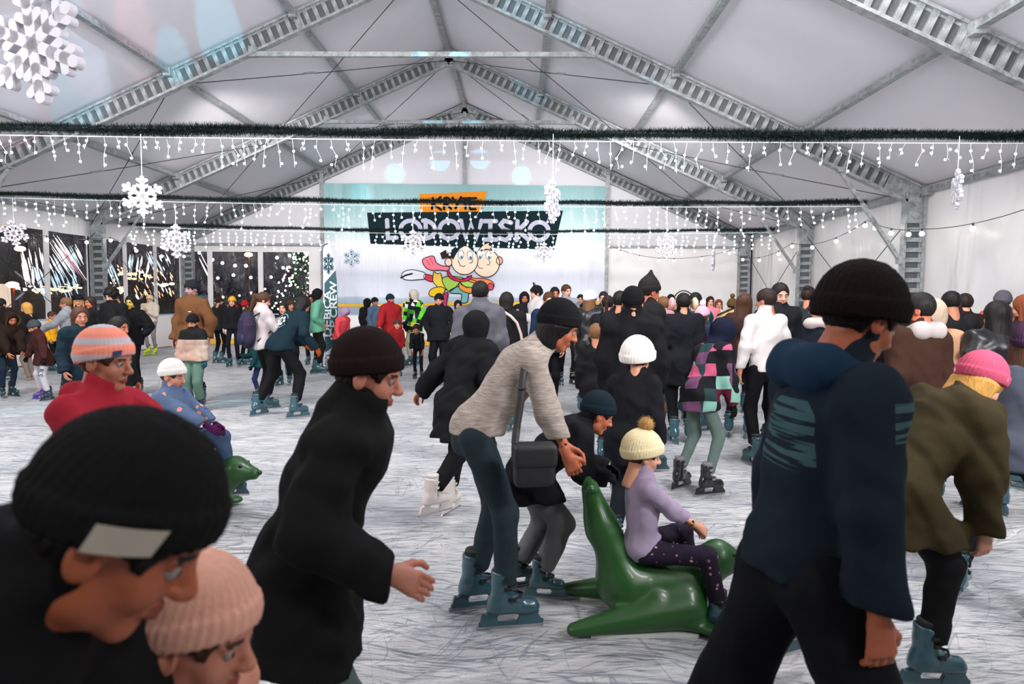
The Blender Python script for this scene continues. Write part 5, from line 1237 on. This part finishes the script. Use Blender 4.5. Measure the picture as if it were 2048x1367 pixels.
# left group around the flag
person('person in a mint green jacket with a black hood, left of the feather flag', 637, 577, 14.0, 75, jc=(92, 146, 122), hat='hood', hatc=(22, 22, 24), hair='short', fat=2.4, hem=.12, legs=(26, 26, 28), bag=.015, hr='pocket')
t3 = person('person bending away in a dark T-shirt with a white round emblem and rust sleeves', 606, 592, 9.15, 35, jc=(20, 38, 46), hair='bob', hairc='black', skin='b', lean=36, pitch=30, npit=36, fat=1.6, hem=.05, legs=(22, 22, 24), bag=.02, hl=(-.1, .5, .95), hr=(.36, .32, .95), fl=(-.34, -.12, 0), fr=(.22, .1, 0), hz=.88, glove=(150, 72, 26))
w4 = person('woman in a cream fleece with a long brown ponytail and a patterned backpack', 527, 584, 9.5, 50, jc=(178, 168, 170), hair='pony', hairc='brown', skin='c', pitch=20, yaw=15, fat=2.0, hem=.06, legs=(22, 22, 24), bag=.01, hl=(-.08, .32, 1.38), hr=(.10, .34, 1.36), hood=True, lean=0)
person('small child in a teal sparkly jacket and blue leggings skating left of the backpack', 505, 662, 10.1, 250, jc=(28, 70, 76), jacket='spots', jk=dict(cols=[(120, 160, 160), (40, 60, 70)], scale=30, r=.22), hat='beanie', hatc=(24, 30, 36), hair='short', lean=12, fat=1.6, hem=.1, legs=(42, 46, 84), glove=(22, 22, 24), hr=(.1, .42, 1.2), skates='darkteal')
person('girl in a black jacket with a mustard hat and red scarf far back', 464, 592, 15.2, 170, jc=(26, 26, 30), hat='beanie', hatc=(196, 150, 40), hair='long', hairc='brown', skin='c', hem=.05, legs=(24, 26, 36), hood=(120, 30, 40))
person('person with a dark bobble hat and grey jacket far back', 438, 588, 16.0, 20, jc=(40, 42, 40), hat='beanie', hatc=(54, 40, 30), pom=(54, 40, 30), hair='short', hem=.1)
person('person in a moss green jacket and red hat far back', 490, 600, 15.6, 20, jc=(52, 62, 36), hat='beanie', hatc=(150, 26, 34), hair='short', fat=2.0, hem=.1, legs=(30, 30, 32))
person('woman with curly dark hair facing the camera between the phone and the emblem T-shirt', 566, 603, 12.0, 180, jc=(28, 28, 32), hair='long', hairc='dark', skin='c')
person('person in a dark cap behind the curly haired woman', 582, 598, 13.2, 150, jc=(36, 34, 36), hat='beanie', hatc=(54, 42, 30), hair='short', skin='b')
person('dark haired person partly hidden behind the mint jacket', 622, 588, 15.8, 170, jc=(26, 26, 30), hair='short', hairc='black', skin='d')
# left
m10 = person('tall man in an ochre brown parka with teal hood and black beanie, facing us', 383, 559, 9.75, 190, jc=(96, 64, 40), jk=dict(bs=.5), hat='beanie', hatc=(30, 34, 38), hair='short', skin=(150, 112, 116), fat=2.3, hem=.18, legs=(24, 26, 30), bag=.01, hood=(30, 74, 80), yaw=12, lean=0, hl=(-.30, .06, 1.02), hr=(.26, .08, .98), el=(-1, -.3, .2))  # blue light on his face is put into the skin colour
person('boy in a beige padded jacket with black yoke, black beanie and green trousers', 385, 628, 9.2, 182, jc=(160, 132, 118), jacket='yoke', jk=dict(z=1.02, top=(24, 24, 26), bs=.6), hat='beanie', hatc=(22, 22, 25), hair='short', skin='b', pitch=18, fat=2.4, hem=.06, legs=(84, 110, 98), bag=.035, lean=0, glove=(40, 70, 90), hl=(-.27, .06, .92), hr=(.3, .06, .95), skates='darkteal')
person('long haired woman with a yellow lit face, black jacket, hand on hip', 261, 590, 10.6, 178, jc=(25, 25, 27), hair='long', hairc='black', skin='y', fat=2.2, hem=.1, hl='hip', legs=(24, 24, 27), lean=0)
person('person in white padded jacket, pale green hood and yellow skates by the boards', 299, 589, 18.0, 178, jc=(200, 186, 170), hat='beanie', hatc=(220, 190, 150), hood=(186, 222, 150), hair='short', skin='c', fat=2.6, hem=.02, legs=(120, 112, 118), skates='yellow', hl='chest', hr='chest')
person('boy with thick black hair looking down, black jacket', 223, 575, 10.2, 195, jc=(26, 26, 28), hair='curly', hairc='black', skin='c', pitch=24, fat=2.0, hem=.1, lean=0)
person('dark haired child turning, behind the striped beanie', 238, 632, 6.4, 100, jc=(24, 24, 26), hair='short', hairc='black', skin='d', fat=1.6)
person('person in a navy coat with light brown hair, left of the striped beanie', 160, 612, 7.2, 130, jc=(24, 38, 48), hair='bob', hairc='brown', skin='b', fat=2.2, hem=.25, lean=12, legs=(24, 24, 26))
person('person in a pale grey hooded sweatshirt turning with an arm out', 131, 594, 11.5, 250, jc=(128, 130, 136), hair='short', hairc='lbrown', skin='b', fat=2.2, hem=.2, hl=(-.1, .45, 1.2), legs=(150, 150, 156))
person('person in a black peaked cap behind the pale grey sweatshirt', 157, 588, 12.6, 150, jc=(30, 30, 33), hat='cap', hatc=(22, 22, 26), hair='long', hairc='blond', skin='c')
person('dark haired person left of the corner column', 180, 592, 12.0, 200, jc=(27, 27, 30), hair='long', hairc='dark', skin='d')
person('blond woman in a black jacket near the window', 52, 604, 12.4, 265, jc=(27, 27, 30), hair='bob', hairc='blond', skin='c', fat=1.8, hem=.1, legs=(120, 108, 100), skates=None)
person('man in a dark parka with brown fur hood bending at the left edge, dark jeans', 22, 618, 10.2, 120, jc=(38, 28, 22), hat='fur', hatc=(36, 26, 22), pom=(84, 62, 44), hair='short', hairc='black', skin='d', lean=28, pitch=26, fat=2.6, hem=.14, legs=(28, 40, 52), hl=(-.1, .5, .85), hr=(.1, .45, .8), skates='darkteal')
k19 = person('child in a grey beanie and dark maroon parka with light grey lettered trousers', 68, 640, 10.0, 215, jc=(60, 32, 30), hat='beanie', hatc=(58, 62, 68), hair='short', skin='b', lean=14, pitch=24, fat=2.6, hem=.22, legs=(172, 168, 174), bag=.02, hl=(-.38, .12, .85), hr=(.38, .22, .98), glove=(20, 20, 22), skates='purple', fl=(-.16, 0, 0), fr=(.17, .02, 0))
person('person in a mustard yellow jacket behind the window post', 104, 622, 14.0, 90, jc=(220, 160, 30), hair='short', hairc='brown', skin='b')
person('person in dark clothes at the far left edge, back turned', 2, 596, 12.5, 10, jc=(30, 26, 26), hair='short', hairc='black', fat=2.2)

# ------------------------------------------------------------------ things carried or worn on top
def wtube(q, pts, r, mat, nm='strap', parent=None, n=6): return MB().tube([wp(q, p) for p in pts], r, n).build(nm, mat, parent, True)
blackm = solid((24, 24, 26), .6, bs=.3)
# camera bag of the leaning woman
q = w5; bagc = atY(1068, 930, 2.92)
bt = empty('shoulder_bag', bagc, math.radians(8), label='black camera bag hanging from a strap on the woman in beige fleece', category='bag')
G = grid((-.13, -.10, -.13), (.13, .10, .13), .007); bx = np.maximum(np.maximum(np.abs(G[0])-.085, np.abs(G[1])-.045), np.abs(G[2])-.085)
d = smax(smax(np.abs(G[0])-.092, np.abs(G[1])-.052, .03), np.abs(G[2])-.092, .03)
v, f = nets(d+folds(G, .002, 30, 3), G); obj('body', mesh('body', v, f, [blackm]), bt)
G = grid((-.13, -.12, -.05), (.13, .10, .13), .007); d = smax(smax(np.abs(G[0])-.098, np.abs(G[1])-.062, .02), np.abs(G[2]-.05)-.05, .02); v, f = nets(d, G); obj('flap', mesh('flap', v, f, [blackm]), bt)
def ribbon(pts, w, mat, nm, parent, nrm=(0, -1, 0)):
    pts = [V(p) for p in pts]; vs = []; n_ = V(nrm)
    for i, p in enumerate(pts):
        d = (pts[min(i+1, len(pts)-1)]-pts[max(i-1, 0)]).normalized(); sd = d.cross(n_).normalized()*w/2; vs += [p-sd-n_*.004, p+sd-n_*.004, p+sd+n_*.004, p-sd+n_*.004]
    fs = []
    for i in range(len(pts)-1):
        a = i*4; fs += [(a+k, a+(k+1) % 4, a+4+(k+1) % 4, a+4+k) for k in range(4)]
    return obj(nm, mesh(nm, vs, fs, [mat]), parent)
L0 = V(bagc); Rb = Matrix.Rotation(-math.radians(8), 3, 'Z')
sp = [Rb@(V(p)-L0) for p in (atY(1062, 693, 3.10), atY(1052, 715, 3.03), atY(1045, 760, 2.985), atY(1042, 800, 2.965), atY(1034, 850, 2.955), atY(1030, 885, 2.93), atY(1040, 905, 2.90))]
ribbon(sp, .034, solid((34, 32, 33), .6), 'strap', bt); MB().box(Rb@(V(atY(1043, 776, 2.965))-L0), (.05, .012, .006)).build('buckle', steel, bt)
# crossbody strap on the black coat
st = empty('crossbody_bag', c6['loc'], 0, label='pale strap and small bag worn by the woman in the black coat', category='bag')
ps = [atY(1006, 622, 7.86), atY(1022, 632, 7.83), atY(1034, 645, 7.84), atY(1042, 668, 7.86), atY(1045, 690, 7.9)]
ribbon([p-V(c6['loc']) for p in ps], .03, solid((190, 170, 160), .5), 'strap', st); p = ps[-1]-V(c6['loc']); G = grid((-.13, -.08, -.12), (.13, .08, .12), .01); v, f = nets(smax(smax(np.abs(G[0])-.09, np.abs(G[1])-.035, .02), np.abs(G[2])-.07, .02), G)
obj('body', mesh('body', v+np.array(p-V((0, -.02, .06))), f, [blackm]), st)
# backpack
q = w4; bp = wp(q, q['P']+q['up']*.22-q['f']*.24); bt = empty('backpack', bp, -math.radians(50), label='dark backpack with a red and blue floral print on the cream fleece', category='backpack')
G = grid((-.22, -.16, -.28), (.22, .16, .28), .012); d = smax(smax(elld(G, (0, 0, 0), (.19, .12, .27)), np.abs(G[0])-.165, .03), G[1]-.085, .02); v, f = nets(d+folds(G, .005, 18, 1), G)
pm = cloth((44, 40, 58), 'spots', cols=[(140, 50, 70), (60, 70, 120), (90, 90, 100)], scale=24, r=.34, rough=.6); obj('body', mesh('body', v, f, [pm]), bt)
G = grid((-.15, -.20, -.22), (.15, -.02, .02), .010); d = smax(elld(G, (0, -.09, -.11), (.12, .05, .10)), G[1]+.03, .01); v, f = nets(d, G); obj('pocket', mesh('pocket', v, f, [pm]), bt)
for sx in (-.1, .1): MB().tube([(sx, .06, .2), (sx*1.3, .16, .26), (sx*1.5, .30, .16), (sx*1.4, .30, 0), (sx*1.2, .10, -.16)], .016, 6).build('strap', blackm, bt, True)
MB().tube([(-.04, -.02, .26), (-.02, -.02, .30), (.02, -.02, .30), (.04, -.02, .26)], .008, 6).build('handle', blackm, bt, True)
# phone
pp = atY(569, 640, 9.25); bt = empty('phone', pp, math.radians(-25), label='phone with a bright screen held by the woman in cream fleece', category='phone')
MB().box((0, 0, 0), (.075, .008, .155)).build('case', blackm, bt); MB().box((0, -.006, 0), (.066, .003, .14)).build('screen', emis((.9, .95, 1), 1.6), bt)
# earmuffs
q = [r for r in PERSONS if 'earmuffs and' in r.get('label', '') or 'cream earmuffs' in r.get('label', '')][0]
def find(s): return [r for r in PERSONS if s in r['label']][0]
def headpt(px, py, Y): return atY(px, py, Y)
er_ = find('wearing pink and cream'); hp_ = atY(1367, 605, 7.5)
bt = empty('earmuffs', hp_, 0, label='fluffy earmuffs, one side pink and one cream', category='earmuffs')
mb = MB(); mb.tube([V((.118*math.cos(t), 0, .118*math.sin(t)*1.15)) for t in np.linspace(0, PI, 12)], .008, 6); mb.build('band', blackm, bt, True)
for sx, c in ((-1, (214, 150, 154)), (1, (224, 200, 160))):
    G = grid((-.07, -.09, -.09), (.07, .09, .09), .008); v, f = nets(elld(G, (0, 0, 0), (.038, .065, .07))+folds(G, .003, 130, 3), G); o = obj('pad', mesh('pad', v+np.array([sx*.128, 0, -.01]), f, [cloth(c, bs=.8)]), bt)
# horn on the black hat
q = h4; ho = hat_of(q)
def horn(sx): MB().tube([q['H']*q['s']+q['HR']@V((sx*.06, -.02, .10))*q['s'], q['H']*q['s']+q['HR']@V((sx*.10, -.02, .15))*q['s'], q['H']*q['s']+q['HR']@V((sx*.15, -.03, .185))*q['s'], q['H']*q['s']+q['HR']@V((sx*.21, -.04, .185))*q['s']], [.03, .024, .016, .004], 8).build('horn', blackm, ho, True)
horn(1)
# emblem on the dark T-shirt
q = t3; ld = empty('tmp'); bpy.data.objects.remove(ld)
ctr = q['P']+q['up']*.30-q['f']*(.165); mb = MB()
def onback(u, v_): return (ctr+q['r']*u+q['up']*v_+q['f']*(.6*u*u))*q['s']
for k in range(6):
    a_ = k*PI/3; c_ = (math.cos(a_)*.055, math.sin(a_)*.055)
    for j in range(3):
        b_ = a_+j*PI/3; n_ = (-math.sin(b_)*.006, math.cos(b_)*.006); e_ = (math.cos(b_)*.024, math.sin(b_)*.024)
        mb.add([onback(c_[0]-e_[0]-n_[0], c_[1]-e_[1]-n_[1]), onback(c_[0]+e_[0]-n_[0], c_[1]+e_[1]-n_[1]), onback(c_[0]+e_[0]+n_[0], c_[1]+e_[1]+n_[1]), onback(c_[0]-e_[0]+n_[0], c_[1]-e_[1]+n_[1])], [(0, 1, 2, 3)])
for k in range(26):
    a_ = k*2*PI/26
    if abs(math.sin(a_)) < .35: continue
    r0_, r1_ = .105, .118; w_ = .08
    mb.add([onback(math.cos(a_+s_)*r_, math.sin(a_+s_)*r_) for r_, s_ in ((r0_, 0), (r0_, w_), (r1_, w_), (r1_, 0))], [(0, 1, 2, 3)])
jk_ = [c for c in q['root'].children if c.name.startswith('jacket')][0]; mb.build('emblem', solid((205, 215, 215), .6), jk_)
# chest badge of the brown parka, letters on the trousers of the child
q = m10; jk_ = [c for c in q['root'].children if c.name.startswith('jacket')][0]; c_ = (q['P']+q['up']*.36+q['f']*.19+q['r']*(-.10))*q['s']
MB().box(c_, (.075, .012, .024)).build('badge', solid((24, 24, 26), .5), jk_); MB().box(c_+V((0, .007, 0)), (.055, .004, .010)).build('badge_print', solid((220, 220, 220), .5), jk_)

q = k19; tr_ = [c for c in q['root'].children if c.name.startswith('trousers')][0]
cu = bpy.data.curves.new('t', 'FONT'); cu.body = 'RIS'; cu.size = .095; cu.offset = .002; cu.align_x = 'CENTER'; cu.align_y = 'CENTER'
o_ = bpy.data.objects.new('t', cu); C.objects.link(o_); bpy.context.view_layer.update()
tm = bpy.data.meshes.new_from_object(o_.evaluated_get(bpy.context.evaluated_depsgraph_get())); bpy.data.objects.remove(o_)
c_ = (q['J'][-1]*.12+q['K'][-1]*.88)*q['s']; dv = q['Rz'].transposed()@V((.1, -1, 0)).normalized(); ax = (q['J'][-1]-q['K'][-1]).normalized()
sd_ = dv.cross(ax).normalized(); nn = ax.cross(sd_)
if nn.dot(dv) < 0: nn = -nn
# reading direction runs down the thigh
X_ = -ax; Z_ = nn; Y_ = Z_.cross(X_)
R4 = Matrix((X_, Y_, Z_)).transposed().to_4x4(); R4.translation = c_+nn*.094*q['s']
for v_ in tm.vertices: v_.co.z = -(v_.co.y**2)/.12
tm.transform(R4); tm.materials.append(solid((60, 64, 72), .7)); tm.polygons.foreach_set('use_smooth', [False]*len(tm.polygons)); obj('lettering', tm, tr_)

# ------------------------------------------------------------------ green seal sleds
def seal(loc, rz, lbl, sc_=1.0):
    t = empty('seal_sled', loc, rz, label=lbl, category='sled', group='green seal shaped skating aids'); t.scale = (sc_,)*3
    G = grid((-.50, -.36, -.03), (.64, .36, .80), .010)
    d = capd(G, (-.26, 0, .66), (-.20, 0, .46), .046, .085); d = smin(d, flatcap(G, (-.20, 0, .48), (-.09, 0, .22), .095, .16, (0, 1, 0), .72), .05)
    d = smin(d, flatcap(G, (-.05, 0, .18), (.22, 0, .21), .170, .165, (0, 1, 0), .85), .07)
    d = smin(d, capd(G, (.22, 0, .20), (.40, 0, .30), .12, .092), .05); d = smin(d, capd(G, (.40, 0, .31), (.52, 0, .285), .085, .042), .03)
    for s in (-1, 1):
        d = smin(d, capd(G, (-.26, s*.03, .68), (-.275, s*.13, .70), .026, .022), .03)      # grips
        q_ = capd(G, (.20, s*.13, .11), (-.36, s*.22, .04), .105, .036); q_ = smin(q_, flatcap(G, (.18, s*.12, .05), (.30, s*.22, .04), .07, .05, (0, 1, 0), .5), .04)
        d = smin(d, q_, .045)
        d = smin(d, capd(G, (.05, s*.15, .16), (-.08, s*.19, .07), .045, .03), .03)
    d = smax(d, -(G[2]-.018), .01)
    v, f = nets(d, G); obj('body', mesh('body', v, f, [solid((26, 74, 24), .42, coat=.1, name='seal_plastic')]), t)
    mb = MB()
    for s in (-1, 1): mb.ball((.46, s*.062, .345), .012, 10, 6)
    mb.build('eye', solid((20, 20, 20), .2), t, True); mb = MB(); mb.ball((.56, 0, .29), .018, 10, 6); mb.build('nose', solid((24, 28, 24), .3), t, True)
    for s in (-1, 1): MB().box((-.02, s*.20, .010), (.52, .05, .018)).build('runner', solid((200, 205, 200), .5), t)
    return t
q = ground(1288, 1258); seal((q.x, 3.30, 0), math.radians(2), 'green seal sled nearest the camera with the child in lilac on it')
seal((atY(345, 900, 4.75).x, 4.78, 0), 0, 'green seal sled half hidden behind the crimson sleeve', 1.12)
